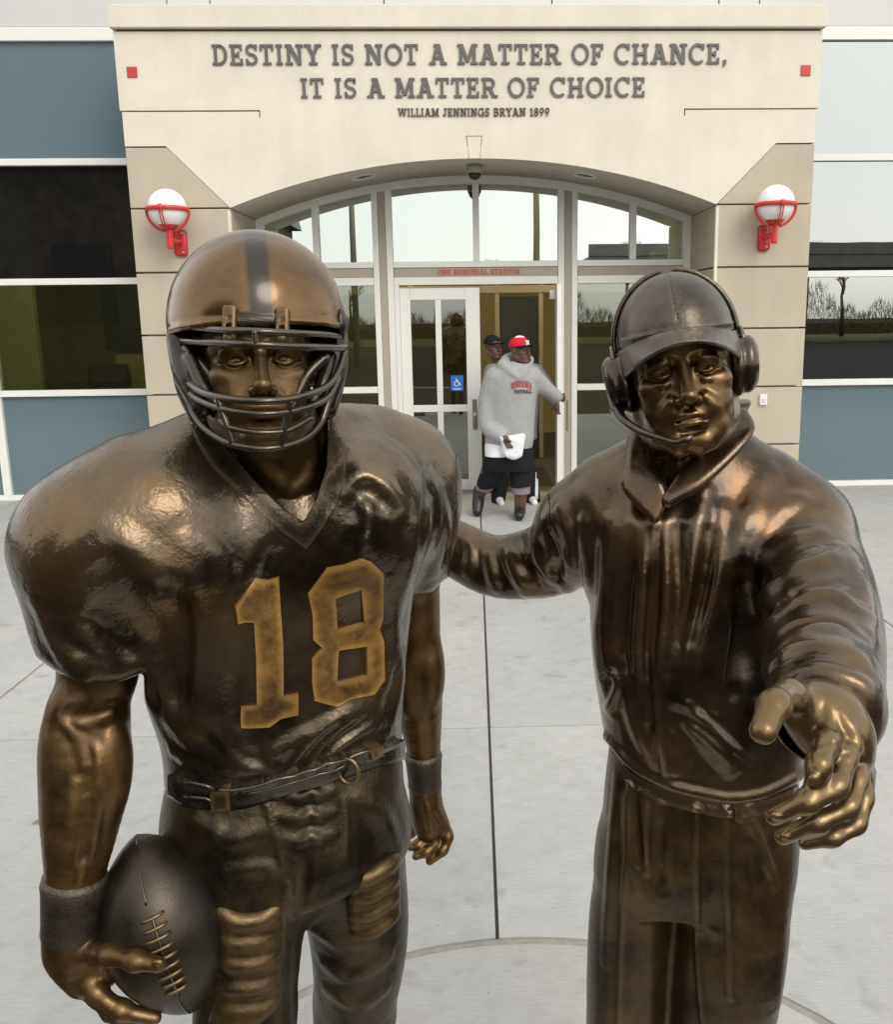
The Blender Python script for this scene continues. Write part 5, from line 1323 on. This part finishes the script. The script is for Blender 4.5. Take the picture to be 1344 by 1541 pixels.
# collar: two standing flaps
def flap(name, pts, th, m, par):
    """pts: rows of picture points with distances, lofted to a thick curled sheet"""
    S_ = Sdf()
    for row in pts: S_.tube([p(*q) for q in row], th, th*.9, 'u', 4)
    return link(name, S_.mesh(name, .0032), m, par)
def sheet(name, A_, B_, th, m, par, nb=6, na=5):
    A2 = catmull([p(*q) for q in A_], na); B2 = catmull([p(*q) for q in B_], na)
    S_ = Sdf()
    for i in range(nb):
        t = i/(nb-1); S_.tube([a_*(1-t)+b_*t for a_, b_ in zip(A2, B2)], th, th*1.3)
    return link(name, S_.mesh(name, .0030), m, par)
sheet('collar_flap', [(1092, 640, 1.60), (1062, 676, 1.545), (1032, 708, 1.515), (1006, 745, 1.50)], [(1120, 618, 1.60), (1128, 652, 1.54), (1062, 722, 1.50), (1004, 756, 1.495)], .0065, B['jacket'], jacket, 8)
sheet('collar_flap', [(962, 648, 1.60), (975, 690, 1.545), (990, 722, 1.515), (1000, 745, 1.505)], [(950, 660, 1.60), (946, 700, 1.545), (942, 735, 1.52), (985, 782, 1.495)], .0065, B['jacket'], jacket, 8)
sheet('collar_stand', [(1090, 645, 1.60), (1108, 640, 1.66), (1080, 640, 1.72), (1020, 640, 1.735), (960, 645, 1.70), (955, 652, 1.64), (962, 655, 1.60)], [(1100, 608, 1.605), (1125, 605, 1.66), (1085, 606, 1.73), (1020, 606, 1.745), (955, 612, 1.71), (945, 622, 1.65), (955, 640, 1.60)], .0065, B['jacket'], jacket, 6)
# zip pull
S_ = Sdf(); zc = G.cast([(984, 742)])[0][0]; S_.ell(zc+_v((0, -.006, 0)), (.006, .005, .011)); S_.tube([zc+_v((0, -.008, -.008)), zc+_v((.002, -.009, -.028))], .0035, .003)
link('zip_pull', S_.mesh('zip_pull', .002), B['headset'], jacket)

# ---- body: head, neck, hands
K2 = Sdf()
HSC = 1.15; CF_ = Frame(p(1023, 553, 1.545), HSC, rotm(-4, -9, -9))
sculpt_head(K2, CF_, 1., 1.); K2.rbox(CF_(0, 0, .175), (.25, .25, .14), CF_.r, .02, .01, 's')
K2.tube([CF_(0, .02, -.05), p(1030, 680, 1.62), p(1030, 780, 1.65)], [.062, .070, .085], .02, 'u', 4)
K2.creases([([(985, 668), (996, 705), (1004, 738)], .012, .007), ([(1062, 665), (1040, 700), (1012, 735)], .011, .006), ([(1020, 668), (1022, 700), (1014, 728)], .010, .005)])
K2.tube([p(1030, 780, 1.65), p(1150, 800, 1.65), p(1230, 900, 1.45), p(1243, 1000, 1.18)], .045, .03, 'u', 4)
K2.tube([p(1030, 780, 1.65), p(880, 800, 1.74), p(760, 845, 1.86), p(640, 805, 1.885)], .042, .03, 'u', 4)
# the reaching hand
K2.tube([p(1243, 1000, 1.18), p(1241, 1045, 1.06), p(1246, 1075, 1.00), p(1262, 1105, .965)], [.042, .043, .044, .040], .02, 'u', 4)
K2.ell(p(1240, 1085, .975), (.040, .035, .040), rotm(0, 20, 0), .02); K2.ell(p(1285, 1130, .975), (.020, .03, .045), rotm(0, -12, 0), .02)
K2.ell(p(1215, 1062, .985), (.032, .035, .026), rotm(0, -20, 0), .02)
def fg(pts, r0, r1, k=.0045): finger(K2, [p(*q) for q in pts], r0, r1, k)
fg([(1222, 1056, .98), (1188, 1046, .95), (1165, 1062, .905), (1149, 1098, .875)], .0190, .0150, .014)                                   # thumb
fg([(1252, 1090, .960), (1242, 1122, .915), (1232, 1150, .890), (1225, 1178, .885)], .0150, .0110, .008)                                  # index
fg([(1280, 1098, .965), (1272, 1138, .918), (1258, 1182, .890), (1214, 1205, .880), (1165, 1228, .892)], .0140, .0098, .007)              # middle
fg([(1296, 1128, .970), (1290, 1172, .925), (1276, 1212, .900), (1228, 1236, .892), (1178, 1258, .905)], .0132, .0092, .007)              # ring
fg([(1303, 1160, .978), (1299, 1200, .945), (1288, 1238, .925), (1252, 1258, .915), (1212, 1267, .922)], .0120, .0084, .007)              # little
for c_, r_ in (((1225, 1173, .874), (.0075, .004, .009)), ((1170, 1226, .882), (.008, .004, .0055)), ((1184, 1256, .896), (.0075, .004, .005))): K2.ell(p(*c_), r_, None, .002)
K2.creases([([(1246, 1096), (1256, 1104), (1268, 1104)], .004, .002), ([(1248, 1106), (1258, 1112), (1268, 1110)], .004, .002), ([(1262, 1060), (1272, 1085), (1284, 1105)], .006, .003), ([(1250, 1055), (1252, 1075), (1254, 1095)], .006, .0025), ([(1276, 1075), (1288, 1105), (1297, 1135)], .006, .003)])
K2.creases([([(1250, 1110), (1242, 1118), (1230, 1118)], .003, .0018, dict(sub=True)), ([(1245, 1130), (1236, 1134), (1226, 1134)], .0025, .0015, dict(sub=True)), ([(1282, 1130), (1272, 1134), (1262, 1130)], .0025, .0015, dict(sub=True))])
# the hand on the player's back
hb_ = [p(640, 805, 1.885), p(600, 800, 1.86), p(575, 800, 1.84)]
K2.tube(hb_, [.036, .040, .036], .02, 'u', 3)
for i, dy in enumerate((-28, -12, 6, 22)): finger(K2, [p(585, 800+dy*.7, 1.84), p(550, 800+dy, 1.815), p(520, 803+dy*1.1, 1.79), p(498, 808+dy*1.1, 1.77)], .0115, .0085, .006)
lap('coach body sdf')
link('body', K2.mesh('body', .0023), None, CO_)
cb_ = [o for o in CO_.children if o.name.startswith('body')][0]
def mk_body2():
    m = bronze('bronze_coach_skin', (.066, .037, .014), (.185, .110, .044), .31, .45, .3, 6, .10, 100); t = m.node_tree; b = t.nodes['Principled BSDF']
    # the outstretched hand is rubbed bright by visitors
    g_ = node(t, 'ShaderNodeNewGeometry'); vd_ = node(t, 'ShaderNodeVectorMath'); vd_.operation = 'DISTANCE'; t.links.new(g_.outputs['Position'], vd_.inputs[0]); vd_.inputs[1].default_value = tuple(float(q) for q in p(1235, 1150, .92))
    r = ramp(t, vd_.outputs['Value'], [(.10, (1, 1, 1)), (.22, (0, 0, 0))]); old = b.inputs['Base Color'].links[0].from_socket
    mc = node(t, 'ShaderNodeMix'); mc.data_type = 'RGBA'; mw = node(t, 'ShaderNodeMath'); mw.operation = 'MULTIPLY'; mw.inputs[1].default_value = .5; t.links.new(r.outputs[0], mw.inputs[0]); t.links.new(mw.outputs[0], mc.inputs[0])
    t.links.new(old, mc.inputs[6]); mc.inputs[7].default_value = (.21, .150, .072, 1); t.links.new(mc.outputs[2], b.inputs['Base Color']); return m
cb_.data.materials.append(mk_body2())
lap('coach body mesh')
# ---- cap
KP = Sdf(); kr_ = CF_.r
KP.ell(CF_(0, .012, .046), np.array((.0865, .112, .097))*HSC, kr_); KP.rbox(CF_(0, 0, -.045), (.2, .2, .093), kr_, .01, .008, 's'); KP.ell(CF_(0, .012, .03), np.array((.080, .101, .088))*HSC, kr_, .003, 's')
for a0 in (0, 60, 120, 180, 240, 300):
    pts = [CF_(.0878*math.sin(R_(t_))*math.cos(R_(a0-90)), .012+.109*math.sin(R_(t_))*math.sin(R_(a0-90)), .048+.095*math.cos(R_(t_))) for t_ in range(6, 92, 8)]
    KP.tube(pts, .0011, .002, 's')
KP.ell(CF_(0, .012, .143), np.array((.011, .011, .006))*HSC, kr_, .003)
KP.tube([CF_(x, -math.sqrt(max(0, 1-(x/.088)**2))*.109+.012, .0515) for x in np.linspace(-.08, .08, 11)], .0032, .004)
cap_ = link('cap', KP.mesh('cap', .0026), B['cap'], CO_)
BR = Sdf()
for j in range(9):
    v = j/8; row = []
    for i in range(13):
        u = -1+2*i/12
        x = .084*u*(1-.04*v); yb = .012-.108*math.sqrt(max(0, 1-(.955*u)**2)); y = yb-.004-.082*v*(1-.50*abs(u)**2.2); z = .050-.019*v-.030*u*u*(.5+.5*v)
        row.append(CF_(x, y, z))
    BR.tube(row, .0040, .004)
link('brim', BR.mesh('brim', .0024), B['cap'], cap_)
# ---- headset
hs = empty('headset'); hs.parent = CO_; hs.matrix_parent_inverse = world_of(CO_).inverted()
HB = Sdf()
for oy in (-.012, 0, .012):
    HB.tube([CF_(.0925*math.sin(R_(a)), .022+oy, .042+.1045*math.cos(R_(a))) for a in range(-92, 93, 10)], .0052, .005)
link('headband', HB.mesh('headband', .0026), B['headset'], hs)
for s in (-1, 1):
    S_ = Sdf(); rr_ = kr_@rotm(0, s*6, 0)
    S_.ell(CF_(s*.084, .004, -.010), np.array((.018, .040, .046))*HSC, rr_); S_.ell(CF_(s*.099, .004, -.010), np.array((.019, .037, .043))*HSC, rr_, .006)
    S_.tube([CF_(s*.0925, .004+.041*math.cos(R_(a)), -.010+.047*math.sin(R_(a))) for a in range(0, 361, 20)], .0030, .003, 's')
    S_.ell(CF_(s*.119, .004, -.010), np.array((.007, .028, .033))*HSC, rr_, .004, 's')
    link('ear_cup', S_.mesh('ear_cup', .0024), B['headset'], hs)
    tube('yoke', [CF_(s*.096, .020+.028*math.sin(R_(a)), .026+.020*math.cos(R_(a))) for a in range(-100, 101, 20)], .0045, B['headset'], hs, 8)
S_ = Sdf(); S_.tube([CF_(-.100, -.010, -.046), CF_(-.094, -.038, -.062), CF_(-.070, -.075, -.082), CF_(-.036, -.112, -.098), CF_(-.022, -.120, -.102)], [.0105, .008, .0062, .0060, .0072], 0, 'u', 5); S_.ell(CF_(-.012, -.122, -.099), np.array((.0125, .009, .0085)), kr_@rotm(0, -20, 0), .006); S_.ell(CF_(-.101, -.004, -.044), .013, None, .006)
link('microphone_boom', S_.mesh('microphone_boom', .0024), B['headset'], hs)
# ---- trousers and belt
TR = Sdf()
TR.loft(secs([(1120, 918, 1196, 1.63, .120), (1180, 911, 1197, 1.63, .124), (1240, 907, 1194, 1.63, .126), (1300, 908, 1186, 1.63, .122), (1340, 935, 1165, 1.63, .10)], .06))
TR.tube([p(962, 1270, 1.64), p(950, 1360, 1.645), p(945, 1450, 1.65), p(942, 1540, 1.655)], [.076, .084, .086, .084], .04, 'u', 4)
TR.tube([p(1110, 1270, 1.62), p(1104, 1360, 1.61), p(1096, 1450, 1.60), p(1086, 1540, 1.60)], [.105, .112, .112, .104], .04, 'u', 4)
l1, l2 = p(942, 1540, 1.655), p(1086, 1540, 1.60)
TR.tube([l1, (l1[0], 1.69, .35), (l1[0], 1.71, .07)], [.074, .072, .066], .02, 'u', 4); TR.tube([l2, (l2[0]-.01, 1.60, .35), (l2[0]-.01, 1.61, .07)], [.092, .080, .068], .02, 'u', 4)
TR.creases([([(1048, 1212), (1047, 1300), (1049, 1400), (1055, 1500), (1060, 1545)], .007, .0065, dict(taper=False)), ([(1092, 1214), (1093, 1300), (1097, 1400), (1098, 1500)], .008, .006, dict(taper=False)), ([(950, 1180), (944, 1280), (938, 1380), (934, 1470), (932, 1540)], .007, .006, dict(taper=False)), ([(1125, 1215), (1145, 1270), (1168, 1335)], .010, .007), ([(928, 1170), (922, 1260), (916, 1360), (912, 1450)], .012, .006), ([(968, 1190), (972, 1250), (976, 1310)], .012, .008), ([(945, 1200), (950, 1280), (960, 1340)], .014, .006)])
TR.creases([(a_, b_, c_, dict(sub=True)) for a_, b_, c_ in [([(1070, 1218), (1070, 1300), (1074, 1390)], .012, .006), ([(1110, 1218), (1118, 1290), (1130, 1360)], .012, .006), ([(995, 1215), (988, 1290), (998, 1340)], .014, .009), ([(955, 1190), (958, 1250), (962, 1300)], .010, .006)]])
trs = link('trousers', TR.mesh('trousers', .0038), B['trousers'], CO_)
BT = catmull([np.array(q, float) for q in [(938, 1146), (962, 1166), (1005, 1186), (1050, 1198), (1100, 1206), (1150, 1200), (1198, 1180)]], 3); BB_ = [(q[0], q[1]+22) for q in BT]
link('belt', pix_ribbon(TR, BT+BB_[::-1], [], .006, .01, 9), B['jacket'], CO_); link('belt_loop', pix_ribbon(TR, [(1100, 1202), (1116, 1202), (1116, 1234), (1100, 1232)], [], .010, .01, 9), B['trousers'], CO_)
for (x, y) in ((l1[0], 1.71), (l2[0]-.01, 1.61)):
    S_ = Sdf(); S_.tube([(x, y+.04, .05), (x, y-.06, .055), (x, y-.17, .042)], [.05, .05, .042], 0, 'u', 4); S_.half((0, 0, 0), (0, 0, -1)); link('shoe', S_.mesh('shoe', .006), B['black'], CO_)
lap('coach')
# ------------------------------------------------------------------ people coming out of the door
def cloth(name, col, var=.12, rough=.85, scale=30):
    m = plain(name, col, rough, 0, var, scale, .3, 9, .2); t = m.node_tree
    for n_ in t.nodes:
        if n_.bl_idname == 'ShaderNodeBump': n_.inputs['Distance'].default_value = .06; n_.inputs['Strength'].default_value = .28
    return m
fl_grey = cloth('grey_fleece', (.34, .34, .335), .06); blk = cloth('black_mesh_cloth', (.012, .012, .014)); wht = cloth('white_cotton', (.78, .79, .82), .04); brown_skin = plain('brown_skin', (.085, .042, .026), .45, 0, .15, 20, .1, 90)
mauve = cloth('mauve_grey_knit', (.22, .18, .20)); redc = cloth('red_cap_cloth', (.62, .02, .035)); grey2 = cloth('blue_grey_fleece', (.21, .225, .245), .08); shoe_b = plain('black_leather', (.012, .012, .013), .35); shoe_w = plain('white_leather', (.78, .78, .76), .4)
P1 = empty('person', (p(765, 700, 8.95)[0], 8.95, 0)); tag(P1, 'person in red cap and grey hooded sweatshirt pushing the open door', 'person')
YM = 8.95
S1 = Sdf(); hf1 = Frame(p(783, 527, YM-.02), 1.06, rotm(-4, 0, 42)); sculpt_head(S1, hf1, 0, .9); S1.rbox(hf1(0, 0, .175), (.25, .25, .12), hf1.r, .02, .01, 's')
S1.ell(hf1(0, -.02, -.098), np.array((.058, .065, .03)), hf1.r, .03)                                    # beard line and jaw
for s in (-1, 1): S1.ell(hf1(s*.079, .012, -.012), np.array((.010, .018, .030)), hf1.r, .008)
S1.tube([hf1(0, .02, -.06), p(774, 556, YM), p(768, 600, YM), p(766, 690, YM)], [.062, .075, .12, .12], .03, 'u', 3)
S1.tube([p(768, 590, YM), p(806, 572, YM), p(828, 590, YM+.12), p(846, 598, YM+.22)], [.05, .045, .04, .032], .03)
S1.ell(p(847, 598, YM+.24), (.025, .05, .045), None, .02)
for j in range(4): finger(S1, [p(847, 594+j*3.0, YM+.23), p(849, 592+j*3.6, YM+.29), p(848, 592+j*3.6, YM+.33)], .0105, .009, .004)
S1.tube([p(768, 590, YM), p(746, 572, YM), p(736, 602, YM), p(736, 640, YM-.07), p(753, 656, YM-.19), p(759, 660, YM-.235)], [.05, .042, .036, .034, .030, .030], .03)
S1.ell(p(761, 662, YM-.24), (.045, .03, .05), rotm(0, 30, 0), .02)
for j in range(4): finger(S1, [p(760+j*2.4, 667, YM-.25), p(764+j*2.2, 672, YM-.27), p(767+j*1.8, 673, YM-.245)], .011, .009, .004)
finger(S1, [p(757, 660, YM-.25), p(764, 661, YM-.275), p(769, 664, YM-.27)], .012, .010, .004)
S1.tube([p(766, 690, YM), p(782, 700, YM), p(784, 735, YM-.02), p(783, 757, YM-.02), p(782, 771, YM-.02)], [.12, .10, .066, .062, .045], .03, 'u', 3)
S1.tube([p(766, 690, YM), p(742, 700, YM), p(729, 728, YM+.12), p(721, 748, YM+.16)], [.12, .10, .068, .048], .03, 'u', 3)
link('body', S1.mesh('body', .0055), brown_skin, P1)
HD = Sdf()
HD.loft(secs([(672, 733, 801, YM, .185), (660, 730, 803, YM, .20), (640, 733, 804, YM, .195), (610, 734, 806, YM, .19), (585, 734, 808, YM, .185), (566, 738, 808, YM, .175), (552, 750, 800, YM, .14), (543, 762, 794, YM, .11)], -.15))
HD.tube([p(800, 566, YM), p(818, 582, YM+.08), p(838, 596, YM+.18)], [.105, .085, .062], .05, 'u', 3)
HD.tube([p(746, 568, YM), p(735, 600, YM), p(735, 640, YM-.07), p(753, 656, YM-.19)], [.115, .098, .088, .066], .05, 'u', 3)
HD.tube([p(757, 548, YM-.06), p(765, 540, YM+.10), p(785, 537, YM+.13), p(797, 541, YM+.02)], [.05, .06, .06, .045], .04, 'u', 3)      # hood lying round the neck
HD.tube([p(755, 549, YM-.05), p(770, 560, YM-.15), p(780, 568, YM-.17)], [.035, .030, .02], .03, 'u', 3); HD.tube([p(797, 544, YM-.02), p(791, 556, YM-.13), p(783, 567, YM-.16)], [.03, .028, .02], .03, 'u', 3)
HD.creases([([(742, 590), (740, 612), (744, 632)], .035, .03), ([(731, 632), (743, 642), (756, 643)], .03, .03), ([(733, 648), (744, 655), (757, 650)], .03, .03), ([(735, 600), (748, 606), (755, 600)], .03, .02), ([(762, 640), (756, 650), (755, 662)], .02, .012), ([(800, 580), (815, 590), (830, 600)], .02, .014), ([(806, 575), (822, 586), (836, 594)], .02, .012), ([(788, 600), (786, 625), (790, 650)], .03, .012), ([(772, 595), (768, 630), (772, 655)], .03, .012), ([(730, 672), (760, 674), (803, 671)], .025, .014, dict(taper=False))])
HD.creases([([(770, 645), (763, 660)], .02, .012, dict(sub=True)), ([(755, 578), (758, 600), (758, 620)], .04, .018, dict(sub=True)), ([(800, 585), (806, 600), (804, 620)], .04, .03, dict(sub=True)), ([(797, 605), (793, 635), (797, 660)], .03, .016, dict(sub=True))])
HD.ell(hf1(0, .0, -.09), (.095, .10, .05), hf1.r, .02, 's')
hood = link('hooded_sweatshirt', HD.mesh('hooded_sweatshirt', .0065), fl_grey, P1)
def print_on(sd, text, cx, cy, wpx, hm, arch, m, par, Y):
    adv = sum(GL[c][0]+.10 for c in text); x = 0; cache = {}
    mpp = rpx(1, Y)
    for c in text:
        u = (x+GL[c][0]/2)/adv-.5; px_ = cx+u*wpx; py_ = cy-arch*(1-4*u*u)
        P_, ok = sd.cast([(px_, py_)], 8, 11); n_ = sd.normal(P_, .03)[0]; w = wpx*mpp/adv*.95
        me = glyph_mesh(c, hm, w, .004); me.materials.append(m)
        o = bpy.data.objects.new('print_letter', me); COL.objects.link(o); o.parent = par; o.matrix_parent_inverse = world_of(par).inverted()
        rz = math.atan2(n_[0], -n_[1]); loc = Vector(P_[0])-Vector((math.cos(rz), math.sin(rz), 0))*(w*GL[c][0]/2)-Vector((0, 0, hm/2)); o.location = loc+Vector((n_[0], n_[1], 0))*.004; o.rotation_euler = (0, 0, rz)
        x += GL[c][0]+.10
print_on(HD, 'NEBRASKA', 785, 581, 31, .062, 4.5, plain('red_print', (.50, .04, .06), .7), hood, YM); print_on(HD, 'FOOTBALL', 787, 588.5, 26, .034, 0, plain('black_print', (.03, .03, .03), .7), hood, YM)
TS = Sdf(); TS.loft(secs([(684, 730, 772, YM, .19), (668, 730, 800, YM, .20), (655, 735, 795, YM, .18)], -.15)); link('undershirt', TS.mesh('undershirt', .008), wht, P1)
SH = Sdf(); SH.loft(secs([(660, 735, 800, YM, .17), (690, 733, 803, YM, .185), (706, 734, 803, YM, .17)], 0)); SH.tube([p(784, 700, YM), p(785, 734, YM-.02)], [.125, .112], .05); SH.tube([p(746, 698, YM), p(734, 727, YM+.11)], [.125, .112], .05)
SH.creases([([(770, 690), (772, 715), (768, 735)], .03, .02), ([(790, 690), (795, 710), (792, 732)], .03, .02), ([(750, 695), (745, 715), (738, 730)], .03, .02)]); SH.half(p(770, 732, YM), (0.1, 0, -1), .01); link('shorts', SH.mesh('shorts', .008), blk, P1)
SH = Sdf(); SH.tube([p(783, 722, YM), p(784, 742, YM-.02)], [.105, .095], 0); SH.half(p(770, 742, YM), (0, 0, -1), .01); link('knit_layer', SH.mesh('knit_layer', .008), mauve, P1)
SH = Sdf(); SH.tube([p(735, 722, YM+.10), p(728, 734, YM+.13)], [.098, .085], 0); SH.half(p(738, 745, YM), (-.3, 0, -1), .01); link('knit_layer', SH.mesh('knit_layer', .008), mauve, P1)
def shoe(a, b, r, m, par, name='shoe', up=.05):
    S_ = Sdf(); a, b = _v(a), _v(b); S_.tube([a, (a+b)/2+_v((0, 0, .004)), b], [r, r*1.02, r*.82], .0, 'u', 3); S_.ell(a+_v((0, 0, up)), (r*.95, r*1.05, r), None, .03)
    if a[2] < .09: S_.half((0, 0, .004), (0, 0, -1))
    o = link(name, S_.mesh(name, .006), m, par); return o
f1 = p(783, 774, YM); shoe((f1[0], YM+.03, .062), (f1[0]-.02, YM-.19, .052), .058, shoe_b, P1)
f2 = p(721, 752, YM+.18); shoe((f2[0], YM+.18, .20), (f2[0]-.02, YM+.05, .055), .062, shoe_b, P1)
KP1 = Sdf(); KP1.ell(hf1(0, .010, .048), np.array((.088, .108, .088))*1.06, hf1.r); KP1.rbox(hf1(0, 0, -.055), (.3, .3, .095), hf1.r, .01, .006, 's')
c1 = link('cap', KP1.mesh('cap', .004), redc, P1)
KP2 = Sdf(); KP2.ell(hf1(0, .008, .049), np.array((.0885, .1095, .0895))*1.06, hf1.r); KP2.rbox(hf1(0, 0, .028), (.3, .3, .095), hf1.r, .01, .006, 's'); KP2.rbox(hf1(0, .17, .05), (.3, .16, .3), hf1.r, .01, .004, 's');
link('white_panel', KP2.mesh('white_panel', .004), wht, c1)
me = glyph_mesh('N', .050, .048, .006); me.materials.append(wht); o = bpy.data.objects.new('cap_letter', me); COL.objects.link(o); o.parent = c1; o.matrix_parent_inverse = world_of(c1).inverted(); o.matrix_basis = Matrix.Translation(Vector(hf1(-.026, -.1055, .040))) @ Matrix(hf1.r.tolist()).to_4x4() @ Matrix.Rotation(R_(-12), 4, 'X')
BR1 = Sdf()
for j in range(6):
    v = j/5; BR1.tube([hf1(.080*u, .010-.106*math.sqrt(max(0, 1-(.95*u)**2))-.072*v*(1-.6*u*u), .044-.004*v-.014*u*u) for u in np.linspace(-1, 1, 9)], .005, .005)
link('brim', BR1.mesh('brim', .004), blk, c1)
# papers in the lowered hand
pp = empty('paper_sheets', tuple(p(768, 672, YM-.25))); tag(pp, 'loose white paper sheets held in the lowered hand', 'paper')
for k in range(3):
    Vv = []; nx, ny = 8, 6
    for j in range(ny+1):
        for i in range(nx+1):
            u, v = i/nx, j/ny
            q = p(752+36*u+10*v*(.5-u)+k*1.5, 657+27*v-6*u+8*math.sin(u*2.5)*v+k*1.2, YM-.262+.02*math.sin(u*4+v*2)-k*.006); Vv.append(tuple(q))
    Ff = [(j*(nx+1)+i, j*(nx+1)+i+1, (j+1)*(nx+1)+i+1, (j+1)*(nx+1)+i) for j in range(ny) for i in range(nx)]
    o = link('sheet', mesh_of('sheet', Vv, Ff, True), wht, pp); md = o.modifiers.new('thickness', 'SOLIDIFY'); md.thickness = .0012
# ---- the second person, just inside
P2 = empty('person', (p(770, 700, 9.75)[0], 9.75, 0)); tag(P2, 'person in black cap and grey sweatshirt stepping out behind another', 'person')
YB = 9.72
S2 = Sdf(); hf2 = Frame(p(742, 522, YB), 1.03, rotm(-4, 0, 35)); sculpt_head(S2, hf2, 0, .2); S2.rbox(hf2(0, 0, .175), (.25, .25, .12), hf2.r, .02, .01, 's')
S2.tube([hf2(0, .02, -.06), p(752, 548, YB), p(765, 590, YB), p(768, 690, YB)], [.058, .065, .11, .11], .03, 'u', 3)
S2.tube([p(765, 585, YB), p(812, 565, YB), p(832, 592, YB-.10), p(838, 610, YB-.26)], [.05, .045, .04, .03], .03); S2.ell(p(838, 613, YB-.29), (.03, .04, .05), None, .02)
for j in range(4): finger(S2, [p(836+j*1.8, 617, YB-.30), p(836+j*1.8, 621, YB-.32), p(838+j*1.8, 622, YB-.35)], .0105, .009, .004)
S2.tube([p(768, 690, YB), p(790, 720, YB), p(800, 752, YB-.02)], [.11, .07, .05], .03); S2.tube([p(768, 690, YB), p(755, 720, YB), p(751, 748, YB-.02)], [.11, .07, .05], .03)
link('body', S2.mesh('body', .006), brown_skin, P2)
W2 = Sdf(); W2.loft(secs([(660, 735, 808, YB, .17), (620, 733, 810, YB, .18), (580, 733, 814, YB, .17), (556, 738, 812, YB, .15), (545, 748, 800, YB, .11)], 0)); W2.tube([p(806, 562, YB), p(826, 585, YB-.08), p(836, 604, YB-.22)], [.10, .085, .058], .05, 'u', 3); W2.tube([p(742, 560, YB), p(733, 600, YB), p(735, 640, YB)], [.10, .085, .07], .05, 'u', 3)
W2.creases([([(815, 565), (822, 580), (830, 595)], .03, .015), ([(808, 575), (815, 590), (826, 602)], .03, .015)]); link('sweatshirt', W2.mesh('sweatshirt', .008), grey2, P2)
T2 = Sdf(); T2.loft(secs([(640, 737, 806, YB, .15), (690, 737, 808, YB, .16)], 0)); T2.tube([p(785, 690, YB), p(797, 725, YB), p(803, 760, YB-.02)], [.12, .10, .085], .04); T2.tube([p(757, 690, YB), p(752, 725, YB), p(750, 750, YB-.02)], [.12, .10, .08], .04); tr2 = link('track_pants', T2.mesh('track_pants', .008), blk, P2)
for dx in (0, 2.4, 4.8):
    pts, ok = T2.cast([(806.5+dx*.6-.4*i/6+0*dx, 700+i*10) for i in range(6)], 9.2, 10.2)
    if ok.sum() > 2: tube('stripe', [tuple(q) for q in pts[ok]], .007, wht, tr2, 6)
for x_, y_ in ((750, YB), (799, YB)):
    g1 = p(x_, 757, YB); shoe((g1[0], y_+.02, .044), (g1[0]+.03, y_-.20, .026), .040, shoe_w, P2)
KP3 = Sdf(); KP3.ell(hf2(0, .010, .046), np.array((.087, .107, .086)), hf2.r); KP3.rbox(hf2(0, 0, -.055), (.3, .3, .095), hf2.r, .01, .006, 's')
for j in range(5):
    v = j/4; KP3.tube([hf2(.078*u, .010-.105*math.sqrt(max(0, 1-(.95*u)**2))-.07*v*(1-.6*u*u), .044-.004*v-.014*u*u) for u in np.linspace(-1, 1, 9)], .005, .005)
link('cap', KP3.mesh('cap', .0045), blk, P2)
# a dry leaf blown onto the slabs
leaf = mesh_of('leaf', [atY(36, 1246, 3.0)*0+np.array(v) for v in ((0, 0, .004), (.028, .008, .012), (.07, 0, .006), (.03, -.012, .010), (.03, 0, .004))], [(0, 1, 4), (1, 2, 4), (2, 3, 4), (3, 0, 4)])
d_ = ray(46, 1241); t_ = (0-CH)/d_[2]; g_ = _C+d_*t_
lo_ = link('dry_leaf', leaf, plain('dry_leaf', (.30, .13, .03), .8, var=.2, scale=60)); lo_.location = (g_[0], g_[1], .001); lo_.rotation_euler = (0, 0, .6); tag(lo_, 'small dry orange leaf lying on the concrete', 'leaf')
lap('people')
